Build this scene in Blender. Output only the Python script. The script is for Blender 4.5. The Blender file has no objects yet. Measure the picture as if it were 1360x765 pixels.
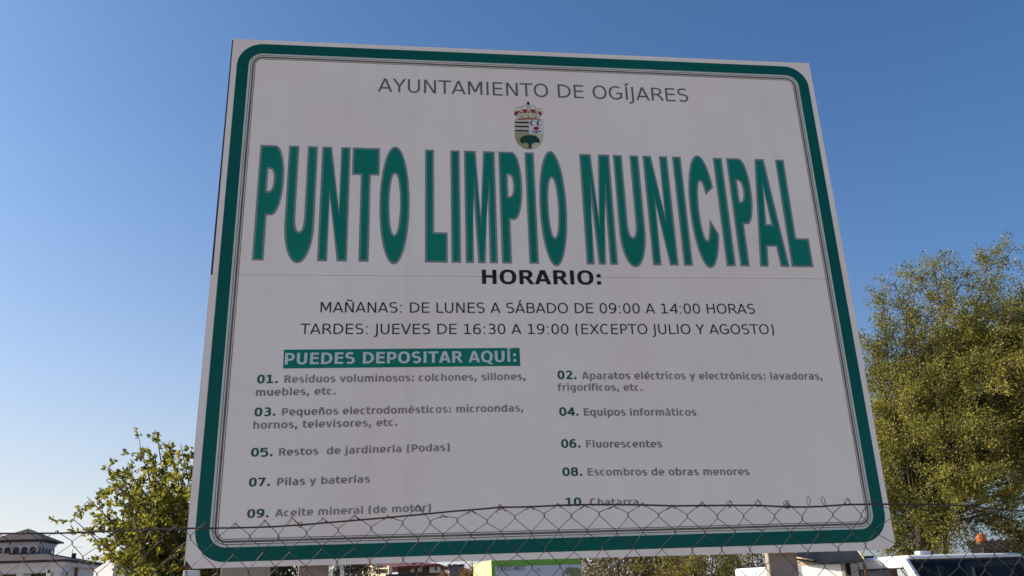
import bpy, bmesh, math, random
import numpy as np
from mathutils import Vector, Matrix
from mathutils.geometry import tessellate_polygon
R = math.radians
SC = bpy.context.scene
COL = SC.collection

# ------------------------------------------------------------------ camera
EYE = Vector((0, 0, 1.6))
FPX, CX, CY = 1138.0, 680.0, 382.5            # focal length and centre in photo pixels (1360 x 765)
def cray(x, y): return Vector((x - CX, CY - y, -FPX))
UPC = cray(565.5, -2738).normalized()          # where the sign's uprights converge
FW = Vector((0, 0, -1))
YC = (FW - UPC * FW.dot(UPC)).normalized()
XC = YC.cross(UPC).normalized()
M3 = Matrix((XC, YC, UPC))                     # camera -> world
cam = bpy.data.cameras.new('camera')
cam.sensor_width = 36; cam.lens = 36 * FPX / 1360
cam.clip_start = 0.05; cam.clip_end = 3000
co = bpy.data.objects.new('camera', cam); COL.objects.link(co)
co.matrix_world = Matrix.Translation(EYE) @ M3.to_4x4()
SC.camera = co

# ------------------------------------------------------------------ light
SUN_AZ = 84.0      # degrees to the left of straight ahead
SUN_EL = 27.0
wd = bpy.data.worlds.new('World'); SC.world = wd; wd.use_nodes = True
nt = wd.node_tree
bg = nt.nodes['Background']
sky = nt.nodes.new('ShaderNodeTexSky'); sky.sky_type = 'NISHITA'; sky.sun_disc = False
sky.sun_elevation = R(SUN_EL); sky.sun_rotation = R(-SUN_AZ)
sky.air_density = 1.0; sky.dust_density = 3.0; sky.ozone_density = 8; sky.altitude = 0
tnt = nt.nodes.new('ShaderNodeMixRGB'); tnt.blend_type = 'MULTIPLY'; tnt.inputs[0].default_value = 1; tnt.inputs[2].default_value = (0.84, 1.04, 1.09, 1)
nt.links.new(sky.outputs[0], tnt.inputs[1]); 
# pale band of dusty air low over the whole horizon, strongest towards the sun
def wm(op, a, b=None):
    n = nt.nodes.new('ShaderNodeMath'); n.operation = op
    for i, v in enumerate((a, b)):
        if v is None: continue
        if hasattr(v, 'links'): nt.links.new(v, n.inputs[i])
        else: n.inputs[i].default_value = v
    return n.outputs[0]
wtc = nt.nodes.new('ShaderNodeTexCoord'); wsep = nt.nodes.new('ShaderNodeSeparateXYZ'); nt.links.new(wtc.outputs['Generated'], wsep.inputs[0])
wel = wm('EXPONENT', wm('MULTIPLY', wm('ABSOLUTE', wsep.outputs[2]), -6.2))
wdt = nt.nodes.new('ShaderNodeVectorMath'); wdt.operation = 'DOT_PRODUCT'; nt.links.new(wtc.outputs['Generated'], wdt.inputs[0])
wdt.inputs[1].default_value = (-math.sin(R(SUN_AZ)), math.cos(R(SUN_AZ)), 0)
wfac = wm('MINIMUM', wm('MULTIPLY', wel, wm('ADD', wm('MULTIPLY', wdt.outputs['Value'], 1.15), 0.72)), 0.85)
whz = nt.nodes.new('ShaderNodeMixRGB'); nt.links.new(wfac, whz.inputs[0]); nt.links.new(tnt.outputs[0], whz.inputs[1]); whz.inputs[2].default_value = (5.95, 6.0, 6.0, 1)
nt.links.new(whz.outputs[0], bg.inputs[0]); bg.inputs[1].default_value = 0.09
sl = bpy.data.lights.new('sun', 'SUN'); sl.energy = 5.0; sl.angle = R(0.5); sl.color = (1, 0.87, 0.68)
so = bpy.data.objects.new('sun', sl); COL.objects.link(so)
sd = Vector((-math.sin(R(SUN_AZ)) * math.cos(R(SUN_EL)), math.cos(R(SUN_AZ)) * math.cos(R(SUN_EL)), math.sin(R(SUN_EL))))
so.rotation_euler = sd.to_track_quat('Z', 'Y').to_euler()
so.location = (-20, 0, 20)
SC.view_settings.view_transform = 'Standard'; SC.view_settings.look = 'None'
SC.view_settings.exposure = 0.76; SC.view_settings.gamma = 1

# ------------------------------------------------------------------ helpers
def at(px, py, Y):
    d = M3 @ cray(px, py)
    return EYE + d * (Y / d.y)

def mat(name, col, rough=0.7, var=0.12, scale=8.0, bump=0.0, metal=0.0, spec=0.4, col2=None, stretch=None, detail=5):
    m = bpy.data.materials.new(name); m.use_nodes = True
    n = m.node_tree; b = n.nodes['Principled BSDF']
    b.inputs['Roughness'].default_value = rough; b.inputs['Metallic'].default_value = metal
    b.inputs['Specular IOR Level'].default_value = spec
    tc = n.nodes.new('ShaderNodeTexCoord'); no = n.nodes.new('ShaderNodeTexNoise')
    no.inputs['Scale'].default_value = scale; no.inputs['Detail'].default_value = detail
    if stretch:
        mp = n.nodes.new('ShaderNodeMapping'); mp.inputs['Scale'].default_value = stretch
        n.links.new(tc.outputs['Object'], mp.inputs[0]); n.links.new(mp.outputs[0], no.inputs[0])
    else:
        n.links.new(tc.outputs['Object'], no.inputs[0])
    r = n.nodes.new('ShaderNodeValToRGB')
    c2 = col2 or tuple(c * (1 - var) for c in col)
    c1 = col if col2 else tuple(min(1, c * (1 + var)) for c in col)
    r.color_ramp.elements[0].position = 0.3; r.color_ramp.elements[1].position = 0.7
    r.color_ramp.elements[0].color = (*c2, 1); r.color_ramp.elements[1].color = (*c1, 1)
    n.links.new(no.outputs[0], r.inputs[0]); n.links.new(r.outputs[0], b.inputs['Base Color'])
    if bump:
        bp = n.nodes.new('ShaderNodeBump'); bp.inputs['Strength'].default_value = bump; bp.inputs['Distance'].default_value = 0.02
        n2 = n.nodes.new('ShaderNodeTexNoise'); n2.inputs['Scale'].default_value = scale * 6; n2.inputs['Detail'].default_value = 6
        n.links.new(tc.outputs['Object'], n2.inputs[0]); n.links.new(n2.outputs[0], bp.inputs['Height'])
        n.links.new(bp.outputs[0], b.inputs['Normal'])
    return m

def leaf_mat(name, cols, trans=0.45):
    m = bpy.data.materials.new(name); m.use_nodes = True
    n = m.node_tree; n.nodes.clear()
    out = n.nodes.new('ShaderNodeOutputMaterial')
    a = n.nodes.new('ShaderNodeAttribute'); a.attribute_name = 'tint'
    r = n.nodes.new('ShaderNodeValToRGB'); e = r.color_ramp.elements
    e[0].position = 0; e[0].color = (*cols[0], 1); e[1].position = 1; e[1].color = (*cols[-1], 1)
    for i, c in enumerate(cols[1:-1]):
        k = e.new((i + 1) / (len(cols) - 1)); k.color = (*c, 1)
    d = n.nodes.new('ShaderNodeBsdfPrincipled'); d.inputs['Roughness'].default_value = 0.6; d.inputs['Specular IOR Level'].default_value = 0.35
    t = n.nodes.new('ShaderNodeBsdfTranslucent'); mx = n.nodes.new('ShaderNodeMixShader'); mx.inputs[0].default_value = trans
    n.links.new(a.outputs['Fac'], r.inputs[0]); n.links.new(r.outputs[0], d.inputs[0]); n.links.new(r.outputs[0], t.inputs[0])
    n.links.new(d.outputs[0], mx.inputs[1]); n.links.new(t.outputs[0], mx.inputs[2]); n.links.new(mx.outputs[0], out.inputs[0])
    return m

def glass_mat(name, tint, refl=0.12):
    m = bpy.data.materials.new(name); m.use_nodes = True
    n = m.node_tree; n.nodes.clear()
    out = n.nodes.new('ShaderNodeOutputMaterial'); t = n.nodes.new('ShaderNodeBsdfTransparent'); t.inputs[0].default_value = (*tint, 1)
    g = n.nodes.new('ShaderNodeBsdfGlossy'); g.inputs['Roughness'].default_value = 0.03
    fr = n.nodes.new('ShaderNodeFresnel'); fr.inputs[0].default_value = 1.5
    ad = n.nodes.new('ShaderNodeMath'); ad.operation = 'ADD'; ad.inputs[1].default_value = refl; ad.use_clamp = True
    mx = n.nodes.new('ShaderNodeMixShader')
    n.links.new(fr.outputs[0], ad.inputs[0]); n.links.new(ad.outputs[0], mx.inputs[0])
    n.links.new(t.outputs[0], mx.inputs[1]); n.links.new(g.outputs[0], mx.inputs[2]); n.links.new(mx.outputs[0], out.inputs[0])
    return m

class MB:
    def __init__(s): s.v = []; s.f = []; s.sm = []; s.blocks = []
    def add(s, vs, fs, smooth=False):
        k = len(s.v); s.v += [tuple(v) for v in vs]
        f0 = len(s.f); s.f += [tuple(i + k for i in f) for f in fs]; s.sm += [smooth] * len(fs)
        s.blocks.append((k, len(s.v), f0, len(s.f))); return s
    def box(s, x0, x1, y0, y1, z0, z1):
        v = [(x, y, z) for z in (z0, z1) for y in (y0, y1) for x in (x0, x1)]
        return s.add(v, [(0, 2, 3, 1), (4, 5, 7, 6), (0, 1, 5, 4), (2, 6, 7, 3), (0, 4, 6, 2), (1, 3, 7, 5)])
    def rbox(s, x0, x1, y0, y1, z0, z1, bev=0.05, seg=3):
        bm = bmesh.new(); bmesh.ops.create_cube(bm, size=1)
        for v in bm.verts:
            v.co = Vector(((x0 + x1) / 2 + v.co.x * (x1 - x0), (y0 + y1) / 2 + v.co.y * (y1 - y0), (z0 + z1) / 2 + v.co.z * (z1 - z0)))
        bmesh.ops.bevel(bm, geom=bm.edges[:], offset=bev, segments=seg, profile=0.5, affect='EDGES')
        bm.verts.index_update()
        s.add([v.co for v in bm.verts], [[v.index for v in f.verts] for f in bm.faces], True); bm.free(); return s
    def prism(s, poly, axis, a, b):
        """poly: 2-D outline extruded along axis ('x','y','z') from a to b"""
        n = len(poly)
        def P(p, t): return {'x': (t, p[0], p[1]), 'y': (p[0], t, p[1]), 'z': (p[0], p[1], t)}[axis]
        v = [P(p, a) for p in poly] + [P(p, b) for p in poly]
        f = [tuple(range(n))[::-1], tuple(range(n, 2 * n))] + [(i, (i + 1) % n, n + (i + 1) % n, n + i) for i in range(n)]
        return s.add(v, f)
    def tube(s, pts, rad, n=6, smooth=True, cap=True):
        pts = [Vector(p) for p in pts]; N = len(pts)
        rad = [rad] * N if not hasattr(rad, '__len__') else rad
        vs = []; up = Vector((0.13, 0.21, 1)).normalized(); prev = None
        for i, p in enumerate(pts):
            t = (pts[min(i + 1, N - 1)] - pts[max(i - 1, 0)])
            if t.length < 1e-9: t = Vector((0, 0, 1))
            t.normalize()
            if prev is None:
                a = t.orthogonal().normalized()
            else:
                a = (prev - t * prev.dot(t)); a = a.normalized() if a.length > 1e-6 else t.orthogonal().normalized()
            prev = a; b = t.cross(a)
            for k in range(n):
                an = 2 * math.pi * k / n
                vs.append(p + (a * math.cos(an) + b * math.sin(an)) * rad[i])
        fs = [(i * n + k, i * n + (k + 1) % n, (i + 1) * n + (k + 1) % n, (i + 1) * n + k) for i in range(N - 1) for k in range(n)]
        s.add(vs, fs, smooth)
        if cap: s.add([], []); k0 = len(s.v) - len(vs); s.f += [tuple(k0 + k for k in range(n))[::-1], tuple(k0 + (N - 1) * n + k for k in range(n))]; s.sm += [False, False]
        return s
    def lathe(s, prof, cx=0, cy=0, n=20):
        vs = []; m = len(prof)
        for k in range(n):
            a = 2 * math.pi * k / n
            vs += [(cx + r * math.cos(a), cy + r * math.sin(a), z) for r, z in prof]
        fs = [(k * m + j, ((k + 1) % n) * m + j, ((k + 1) % n) * m + j + 1, k * m + j + 1) for k in range(n) for j in range(m - 1)]
        return s.add(vs, fs, True)
    def build_each(s, name, m, parent=None, bevel=0):
        for (v0, v1, f0, f1) in s.blocks:
            q = MB(); q.v = s.v[v0:v1]; q.f = [tuple(i - v0 for i in f) for f in s.f[f0:f1]]; q.sm = s.sm[f0:f1]; q.build(name, m, parent, bevel)
    def build(s, name, m, parent=None, bevel=0):
        me = bpy.data.meshes.new(name); me.from_pydata(s.v, [], s.f); me.materials.append(m)
        me.polygons.foreach_set('use_smooth', s.sm); me.update()
        o = bpy.data.objects.new(name, me); COL.objects.link(o)
        if parent: o.parent = parent
        if bevel:
            b = o.modifiers.new('bevel', 'BEVEL'); b.width = bevel; b.segments = 2; b.limit_method = 'ANGLE'
        return o

def tag(o, label=None, cat=None, group=None, kind=None):
    if label: o['label'] = label
    if cat: o['category'] = cat
    if group: o['group'] = group
    if kind: o['kind'] = kind
    return o
def thing(name, label, cat, loc=(0, 0, 0), rz=0, group=None):
    o = bpy.data.objects.new(name, None); COL.objects.link(o); o.empty_display_size = 0.2
    o.location = loc; o.rotation_euler = (0, 0, rz); return tag(o, label, cat, group)

def earc(cx, cy, rx, ry, a0, a1, n=10, e=2.0):
    out = []
    for i in range(n + 1):
        a = R(a0 + (a1 - a0) * i / n); c, s = math.cos(a), math.sin(a)
        out.append((cx + rx * math.copysign(abs(c) ** (2 / e), c), cy + ry * math.copysign(abs(s) ** (2 / e), s)))
    return out

# ------------------------------------------------------------------ materials
M = dict(
    white_sheet=mat('white_sheet', (0.87, 0.795, 0.72), 0.42, 0.03, 1.2, 0.02, spec=0.4),
    eave_shade_brown=mat('eave_shade_brown', (0.018, 0.013, 0.012), 0.9, 0.3, 5, spec=0.05),  # near-black brown: shade under the eave put into the tile colour
    white_edge=mat('white_edge', (0.75, 0.74, 0.72), 0.5, 0.03, 3),
    green_print=mat('green_print', (0.003, 0.105, 0.088), 0.45, 0.14, 1.1, spec=0.12),
    title_green=mat('title_green', (0.005, 0.20, 0.145), 0.45, 0.10, 2, spec=0.15),
    title_outline=mat('title_outline', (0.20, 0.255, 0.25), 0.4, 0.08, 6),
    rule_line=mat('rule_line', (0.12, 0.125, 0.10), 0.5, 0.3, 5),
    rule_pale=mat('rule_pale', (0.58, 0.64, 0.60), 0.5, 0.04, 5),
    ink_grey=mat('ink_grey', (0.125, 0.125, 0.13), 0.45, 0.12, 8),
    ink_faded=mat('ink_faded', (0.25, 0.215, 0.20), 0.5, 0.25, 5),
    ink_black=mat('ink_black', (0.008, 0.008, 0.010), 0.4, 0.1, 8),
    number_green=mat('number_green', (0.004, 0.085, 0.062), 0.4, 0.1, 8),
    letter_pale=mat('letter_pale', (0.56, 0.63, 0.62), 0.45, 0.04, 8),
    steel_dark=mat('steel_dark', (0.03, 0.035, 0.05), 0.5, 0.2, 9, metal=0.3),
    rust=mat('rust', (0.10, 0.055, 0.04), 0.85, 0.3, 12, 0.2),
    concrete=mat('concrete', (0.26, 0.225, 0.19), 0.9, 0.16, 6, 0.4),
    concrete_pale=mat('concrete_pale', (0.27, 0.25, 0.20), 0.9, 0.1, 3, 0.2),
    wire=mat('wire', (0.05, 0.048, 0.046), 0.5, 0.35, 40, metal=0.3, spec=0.4, col2=(0.035, 0.018, 0.012)),
    navy=mat('navy', (0.01, 0.012, 0.05), 0.4), crest_red=mat('crest_red', (0.34, 0.035, 0.03), 0.4),
    crest_gold=mat('crest_gold', (0.36, 0.34, 0.16), 0.45, 0.25, 20), crest_pale=mat('crest_pale', (0.56, 0.53, 0.38), 0.45, 0.05, 20),
    crest_green=mat('crest_green', (0.01, 0.055, 0.03), 0.4), crest_white=mat('crest_white', (0.66, 0.66, 0.66), 0.4, 0.02),
    crest_black=mat('crest_black', (0.015, 0.012, 0.01), 0.4), crest_orange=mat('crest_orange', (0.33, 0.10, 0.04), 0.4),
    plaster=mat('plaster', (0.62, 0.62, 0.62), 0.9, 0.05, 0.8, 0.1), plaster_cream=mat('plaster_cream', (0.62, 0.54, 0.38), 0.9, 0.08, 1, 0.1),
    roof_tile=mat('roof_tile', (0.045, 0.033, 0.037), 0.85, 0.3, 3, 0.4), roof_maroon=mat('roof_maroon', (0.13, 0.035, 0.035), 0.85, 0.25, 2, 0.3),
    arch_brick=mat('arch_brick', (0.17, 0.09, 0.075), 0.9, 0.2, 6), dark=mat('dark', (0.02, 0.016, 0.013), 0.6, 0.3, 3),
    wood=mat('wood', (0.12, 0.06, 0.035), 0.7, 0.2, 5), window_dark=mat('window_dark', (0.03, 0.025, 0.022), 0.15, 0.2, 2, spec=0.5),
    stone_and_shade_grey=mat('stone_and_shade_grey', (0.12, 0.115, 0.12), 0.9, 0.2, 3, 0.2),  # grey stone, and painted shade on the ornate house
    bark=mat('bark', (0.085, 0.065, 0.05), 0.95, 0.35, 14, 0.8, stretch=(1, 1, 0.25)),
    bank_green=mat('bank_green', (0.13, 0.33, 0.035), 0.4, 0.06, 3, spec=0.5), bank_lime=mat('bank_lime', (0.55, 0.62, 0.24), 0.5, 0.05, 3),
    poster=mat('poster', (0.42, 0.50, 0.60), 0.4, 0.04, 3), poster_green=mat('poster_green', (0.15, 0.19, 0.09), 0.4, 0.2, 12),
    ink_poster=mat('ink_poster', (0.07, 0.08, 0.10), 0.4),
    truck_white=mat('truck_white', (0.78, 0.78, 0.76), 0.28, 0.03, 3, spec=0.6), rubber=mat('rubber', (0.02, 0.02, 0.02), 0.8, 0.2, 20, 0.3),
    trim_black=mat('trim_black', (0.02, 0.021, 0.025), 0.5, 0.1, 9), chrome=mat('chrome', (0.6, 0.6, 0.6), 0.25, 0.05, 9, metal=1),
    seat_cloth=mat('seat_cloth', (0.04, 0.045, 0.05), 0.9, 0.2, 30), lamp_lens=mat('lamp_lens', (0.65, 0.65, 0.62), 0.1, 0.05, 20, spec=0.7),
    shed_roof=mat('shed_roof', (0.018, 0.02, 0.03), 0.8, 0.35, 4, 0.3, spec=0.08), beige=mat('beige', (0.50, 0.38, 0.24), 0.8, 0.15, 6),
    bounce_ground=mat('bounce_ground', (0.36, 0.28, 0.20), 0.95, 0.25, 0.6, 0.5), kerb=mat('kerb', (0.33, 0.32, 0.30), 0.9, 0.15, 3, 0.3),
    container_green=mat('container_green', (0.05, 0.20, 0.05), 0.5, 0.15, 3), antenna=mat('antenna', (0.35, 0.35, 0.36), 0.4, 0.1, 9, metal=0.8),
    leaf_mulberry=leaf_mat('leaf_mulberry', [(0.07, 0.08, 0.010), (0.165, 0.175, 0.022), (0.30, 0.27, 0.028), (0.52, 0.41, 0.03)], 0.56),
    leaf_elm=leaf_mat('leaf_elm', [(0.06, 0.066, 0.013), (0.155, 0.155, 0.026), (0.27, 0.245, 0.04), (0.42, 0.35, 0.06)], 0.38),
    leaf_olive=leaf_mat('leaf_olive', [(0.06, 0.05, 0.015), (0.13, 0.10, 0.03), (0.21, 0.15, 0.05)], 0.35),
    leaf_yellow=leaf_mat('leaf_yellow', [(0.09, 0.09, 0.015), (0.20, 0.18, 0.03), (0.34, 0.28, 0.04)], 0.4),
    leaf_dark=leaf_mat('leaf_dark', [(0.012, 0.016, 0.008), (0.03, 0.035, 0.015), (0.05, 0.05, 0.02)], 0.3),
    leaf_autumn=leaf_mat('leaf_autumn', [(0.12, 0.06, 0.02), (0.26, 0.12, 0.04), (0.36, 0.20, 0.06)], 0.35),
    cab_glass=glass_mat('cab_glass', (0.72, 0.76, 0.74), -0.03), side_glass=glass_mat('side_glass', (0.25, 0.27, 0.30), 0.8),
)
am = bpy.data.materials.new('amber_lens'); am.use_nodes = True
_b = am.node_tree.nodes['Principled BSDF']; _b.inputs['Base Color'].default_value = (0.48, 0.115, 0.006, 1); _b.inputs['Roughness'].default_value = 0.15
_b.inputs['Transmission Weight'].default_value = 0.45
_n = am.node_tree.nodes.new('ShaderNodeTexWave'); _n.inputs['Scale'].default_value = 30
_bp = am.node_tree.nodes.new('ShaderNodeBump'); _bp.inputs['Strength'].default_value = 0.4
am.node_tree.links.new(_n.outputs[0], _bp.inputs['Height']); am.node_tree.links.new(_bp.outputs[0], _b.inputs['Normal'])
M['amber'] = am

def weathered(m):
    n = m.node_tree; b = n.nodes['Principled BSDF']; src = b.inputs['Base Color'].links[0].from_socket
    tc = n.nodes.new('ShaderNodeTexCoord')
    def noise(scale, st, lo, hi, c0, fac_in):
        mp = n.nodes.new('ShaderNodeMapping'); mp.inputs['Scale'].default_value = st; n.links.new(tc.outputs['Object'], mp.inputs[0])
        no = n.nodes.new('ShaderNodeTexNoise'); no.inputs['Scale'].default_value = scale; no.inputs['Detail'].default_value = 4; n.links.new(mp.outputs[0], no.inputs[0])
        mr = n.nodes.new('ShaderNodeMapRange'); mr.inputs['From Min'].default_value = lo; mr.inputs['From Max'].default_value = hi; n.links.new(no.outputs[0], mr.inputs['Value'])
        mx = n.nodes.new('ShaderNodeMixRGB'); mx.blend_type = 'MULTIPLY'; n.links.new(mr.outputs[0], mx.inputs[0]); n.links.new(fac_in, mx.inputs[1]); mx.inputs[2].default_value = (*c0, 1); return mx.outputs[0]
    s1 = noise(0.9, (1, 1, .8), .45, .75, (0.98, 0.93, 0.90), src)
    s2 = noise(5, (1.6, 1, .10), .52, .85, (0.94, 0.935, 0.925), s1)
    s3 = noise(42, (1, 1, 1), .74, .80, (0.55, 0.5, 0.46), s2)
    n.links.new(s3, b.inputs['Base Color'])
    no = n.nodes.new('ShaderNodeTexNoise'); no.inputs['Scale'].default_value = 1.3; n.links.new(tc.outputs['Object'], no.inputs[0])
    bp = n.nodes.new('ShaderNodeBump'); bp.inputs['Distance'].default_value = .05; bp.inputs['Strength'].default_value = .35
    n.links.new(no.outputs[0], bp.inputs['Height']); n.links.new(bp.outputs[0], b.inputs['Normal'])
weathered(M['white_sheet'])
for k in ('green_print', 'title_green'): weathered(M[k])

# ------------------------------------------------------------------ ground
g = MB(); g.add([(-700, -300, 0), (700, -300, 0), (700, 1200, 0), (-700, 1200, 0)], [(0, 1, 2, 3)])
tag(g.build('ground', M['bounce_ground']), kind='structure')  # unseen ground, coloured pale and warm to bounce light onto the sign
g = MB().box(-30, 30, -0.1, 1.75, -0.2, 0.12)
tag(g.build('pavement', M['kerb']), kind='structure')

# ------------------------------------------------------------------ the sign
RD = M3 @ cray(9800, 462); RD.z = 0; RD.normalize()       # the sign's horizontal direction
SN = Vector((RD.y, -RD.x, 0))                              # its face normal, towards the camera
S0 = at(707, 742, 5.0); S0.z = 0
SIGN_RZ = math.atan2(RD.y, RD.x)
def SL(px, py):
    """where on the sign's face (metres along, metres up) a feature of the photographed sign lies"""
    d = M3 @ cray(px, py); t = (S0 - EYE).dot(SN) / d.dot(SN); p = EYE + d * t
    return ((p - S0).dot(RD), p.z)
sign = thing('information_sign', 'big white board with green border reading PUNTO LIMPIO MUNICIPAL, on two concrete posts',
             'sign', (S0.x, S0.y, 0), SIGN_RZ)
TLc, TRc, BRc, BLc = SL(309.6, 51.5), SL(1074.5, 84), SL(1190, 727.5), SL(244, 755.5)
print('SIGN corners', TLc, TRc, BRc, BLc, 'yaw', math.degrees(SIGN_RZ))
seamL, seamR = SL(280.4, 364.6), SL(1127, 370.5)
FLAT = 0.0
def sheet(name, poly, m, y, th=0.0, parent=sign):
    """flat piece on the sign's face; y = depth of its front (negative = towards the viewer)"""
    mb = MB()
    if th: return mb.prism(poly, 'y', y, y + th).build(name, m, parent)
    tri = tessellate_polygon([[Vector((p[0], p[1], 0)) for p in poly]])
    mb.add([(p[0], y, p[1]) for p in poly], tri); return mb.build(name, m, parent)
ul, ur = SL(282.6 + 1.0, 350), None
upL = SL(282.4, 364)
sheet('panel', [(upL[0], seamL[1] + .001), (seamR[0], seamR[1] + .001), TRc, (TLc[0] + .002, TLc[1])], M['white_sheet'], 0.0, 0.004)
sheet('joint_strip', [(upL[0] + .004, seamL[1] - .03), (seamR[0] - .004, seamR[1] - .03), (seamR[0] - .004, seamR[1] + .03), (upL[0] + .004, seamL[1] + .03)], M['stone_and_shade_grey'], 0.0045)
bl1, bl2 = SL(255.5, 755.2), SL(247, 744)
br1, br2 = SL(1168, 730.6), SL(1189, 722)
sheet('panel', [bl1, br1, SL(1182, 728.2), br2, (seamR[0], seamR[1] - .001), (seamL[0], seamL[1] - .001), bl2], M['white_sheet'], 0.0, 0.004)
# folded lip of the lower panel that catches the sun
lo = MB().prism([SL(244.2, 753), (bl2[0] + .001, bl2[1]), (seamL[0] + .001, seamL[1]), (seamL[0] - .004, seamL[1])], 'y', 0.001, 0.03)
lo.build('edge_strip', M['white_edge'], sign)
# steel frame behind
W0, W1, Z0, Z1 = BLc[0] + .012, BRc[0] - .012, BLc[1] + .004, TLc[1]
fr = MB()
fl = TLc[0] - .007
for (a, b, c, d) in [(fl, fl + .05, Z0 + .02, Z1 - .005), (W1 - .05, W1, Z0 + .02, Z1 - .02)]:
    fr.box(a, b, 0.006, 0.05, c, d)
for z in (Z1 - .06, (Z0 + Z1) / 2 - .05, (Z0 + Z1) / 2 + .6, (Z0 + Z1) / 2 - .7):
    fr.box(fl + .051, W1 - .051, 0.007, 0.049, z, z + .05)
fr.build_each('frame_tube', M['steel_dark'], sign)
rb = MB().box(W0 - .008, W1 + .008, 0.006, 0.05, Z0 - .004, Z0 + .018)
rb.build('frame_tube', M['rust'], sign)['label'] = 'rusty brown bottom rail of the sign frame'
# concrete posts
for a, b in ((391.5, 434.5), (1019.5, 1063)):
    p0, p1 = SL(a, 750), SL(b, 750)
    p = MB().rbox(p0[0] + (.030 if a > 680 else .012), p1[0] + (.012 if a > 680 else 0), 0.055, 0.105, -0.3, 4.1, 0.008, 2); p.sm = [False] * len(p.sm)
    p.build('post', M['concrete'], sign)
    cl = MB()
    for z in (2.1, 2.9, 3.7): cl.box(p0[0] - .01, p1[0] + .045, 0.107, 0.115, z, z + .05); 
    cl.build_each('bracket', M['steel_dark'], sign)

def rrect(x0, x1, z0, z1, r, n=10):
    o = []
    for cx, cz, a in ((x1 - r, z1 - r, 0), (x0 + r, z1 - r, 90), (x0 + r, z0 + r, 180), (x1 - r, z0 + r, 270)):
        o += earc(cx, cz, r, r, a, a + 90, n)
    return o
def warp(pts, q):
    """bend a unit-rectangle outline to the four photographed corners q = TL, TR, BR, BL"""
    (tl, tr, br, bl) = q; out = []
    for u, v in pts:
        out.append((tuple(((bl[k] * (1 - u) + br[k] * u) * (1 - v) + (tl[k] * (1 - u) + tr[k] * u) * v) for k in (0, 1))))
    return out
Q = [SL(317.2, 57.2), SL(1069.4, 89.4), SL(1181.5, 719.2), SL(255.5, 747.9)]
print('BAND', Q)
QW = (Q[1][0] - Q[0][0]); QH = Q[0][1] - Q[3][1]
def ring(name, d0, d1, r0, m, y):
    def out(d, r):
        r = max(r, .01)
        p = rrect(d, QW - d, d, QH - d, r); return warp([(a / QW, b / QH) for a, b in p], Q)
    A = out(d0, r0 - d0); B = out(d1, r0 - d1); n = len(A)
    mb = MB(); mb.add([(x, y, z) for x, z in A + B], [(i, (i + 1) % n, n + (i + 1) % n, n + i) for i in range(n)])
    return mb.build(name, m, sign)
BW = .0745
ring('border_band', 0, BW, .165, M['green_print'], -0.0012)
ring('border_line', BW + .001, BW + .011, .165, M['rule_pale'], -0.0009)
ring('border_line', BW + .013, BW + .0175, .165, M['rule_line'], -0.0012)
ring('border_line', BW + .0235, BW + .0355, .165, M['rule_line'], -0.0012)
ring('border_line', BW + .0405, BW + .0445, .165, M['rule_line'], -0.0012)
# a few scuffs and screw heads
random.seed(3)

# ---- stroke lettering: a sans-serif alphabet drawn with a broad pen
REG = dict(A=(16, 1384, 1401), B=(201, 1305, 1405), C=(115, 1321, 1430), D=(201, 1464, 1577), E=(201, 1163, 1294), G=(115, 1440, 1587), H=(201, 1339, 1540),
           I=(201, 403, 604), J=(-106, 401, 604), L=(201, 1130, 1141), M=(201, 1566, 1767), N=(201, 1331, 1532), O=(115, 1497, 1612), P=(201, 1165, 1235),
           R=(201, 1364, 1423), S=(135, 1184, 1300), T=(-6, 1257, 1251), U=(178, 1319, 1499), V=(16, 1384, 1401), X=(59, 1343, 1403), Y=(-4, 1257, 1251))
REG.update({'(': (176, 635, 799), ')': (164, 623, 799), ':': (240, 451, 690), '.': (220, 430, 651), ' ': (0, 0, 651)})
for c in '0123456789': REG[c] = (135, 1167, 1303)
BOLD = dict(A=(7, 1578, 1585), C=(102, 1386, 1503), D=(188, 1598, 1700), E=(188, 1276, 1399), F=(188, 1266, 1399), H=(188, 1526, 1714), I=(188, 573, 762),
            O=(102, 1639, 1741), P=(188, 1409, 1501), Q=(102, 1639, 1741), R=(188, 1577, 1577), S=(135, 1348, 1475), T=(10, 1386, 1397), U=(180, 1483, 1663), W=(41, 2218, 2259),
            a=(86, 1210, 1382), b=(172, 1376, 1466), c=(94, 1118, 1214), d=(90, 1294, 1466), e=(94, 1296, 1389), f=(47, 911, 891), g=(90, 1294, 1466), h=(172, 1298, 1458),
            i=(172, 530, 702), j=(-150, 530, 702), l=(172, 530, 702), m=(172, 1974, 2134), n=(172, 1298, 1458), o=(94, 1313, 1407), p=(172, 1376, 1466), q=(90, 1294, 1466),
            r=(172, 1010, 1010), s=(106, 1120, 1219), t=(39, 950, 979), u=(160, 1286, 1458), v=(20, 1315, 1335), y=(20, 1315, 1335))
BOLD.update({'(': (160, 790, 936), ')': (146, 776, 936), ':': (209, 600, 819), '.': (190, 580, 778), ',': (130, 580, 778), ' ': (0, 0, 713), '-': (100, 750, 850)})
for c in '0123456789': BOLD[c] = (94, 1331, 1425)
ACC = {'Í': ('I', 1), 'Á': ('A', 1), 'Ñ': ('N', 2), 'í': ('i', 3), 'é': ('e', 1), 'á': ('a', 1), 'ó': ('o', 1), 'ñ': ('n', 2)}
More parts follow.
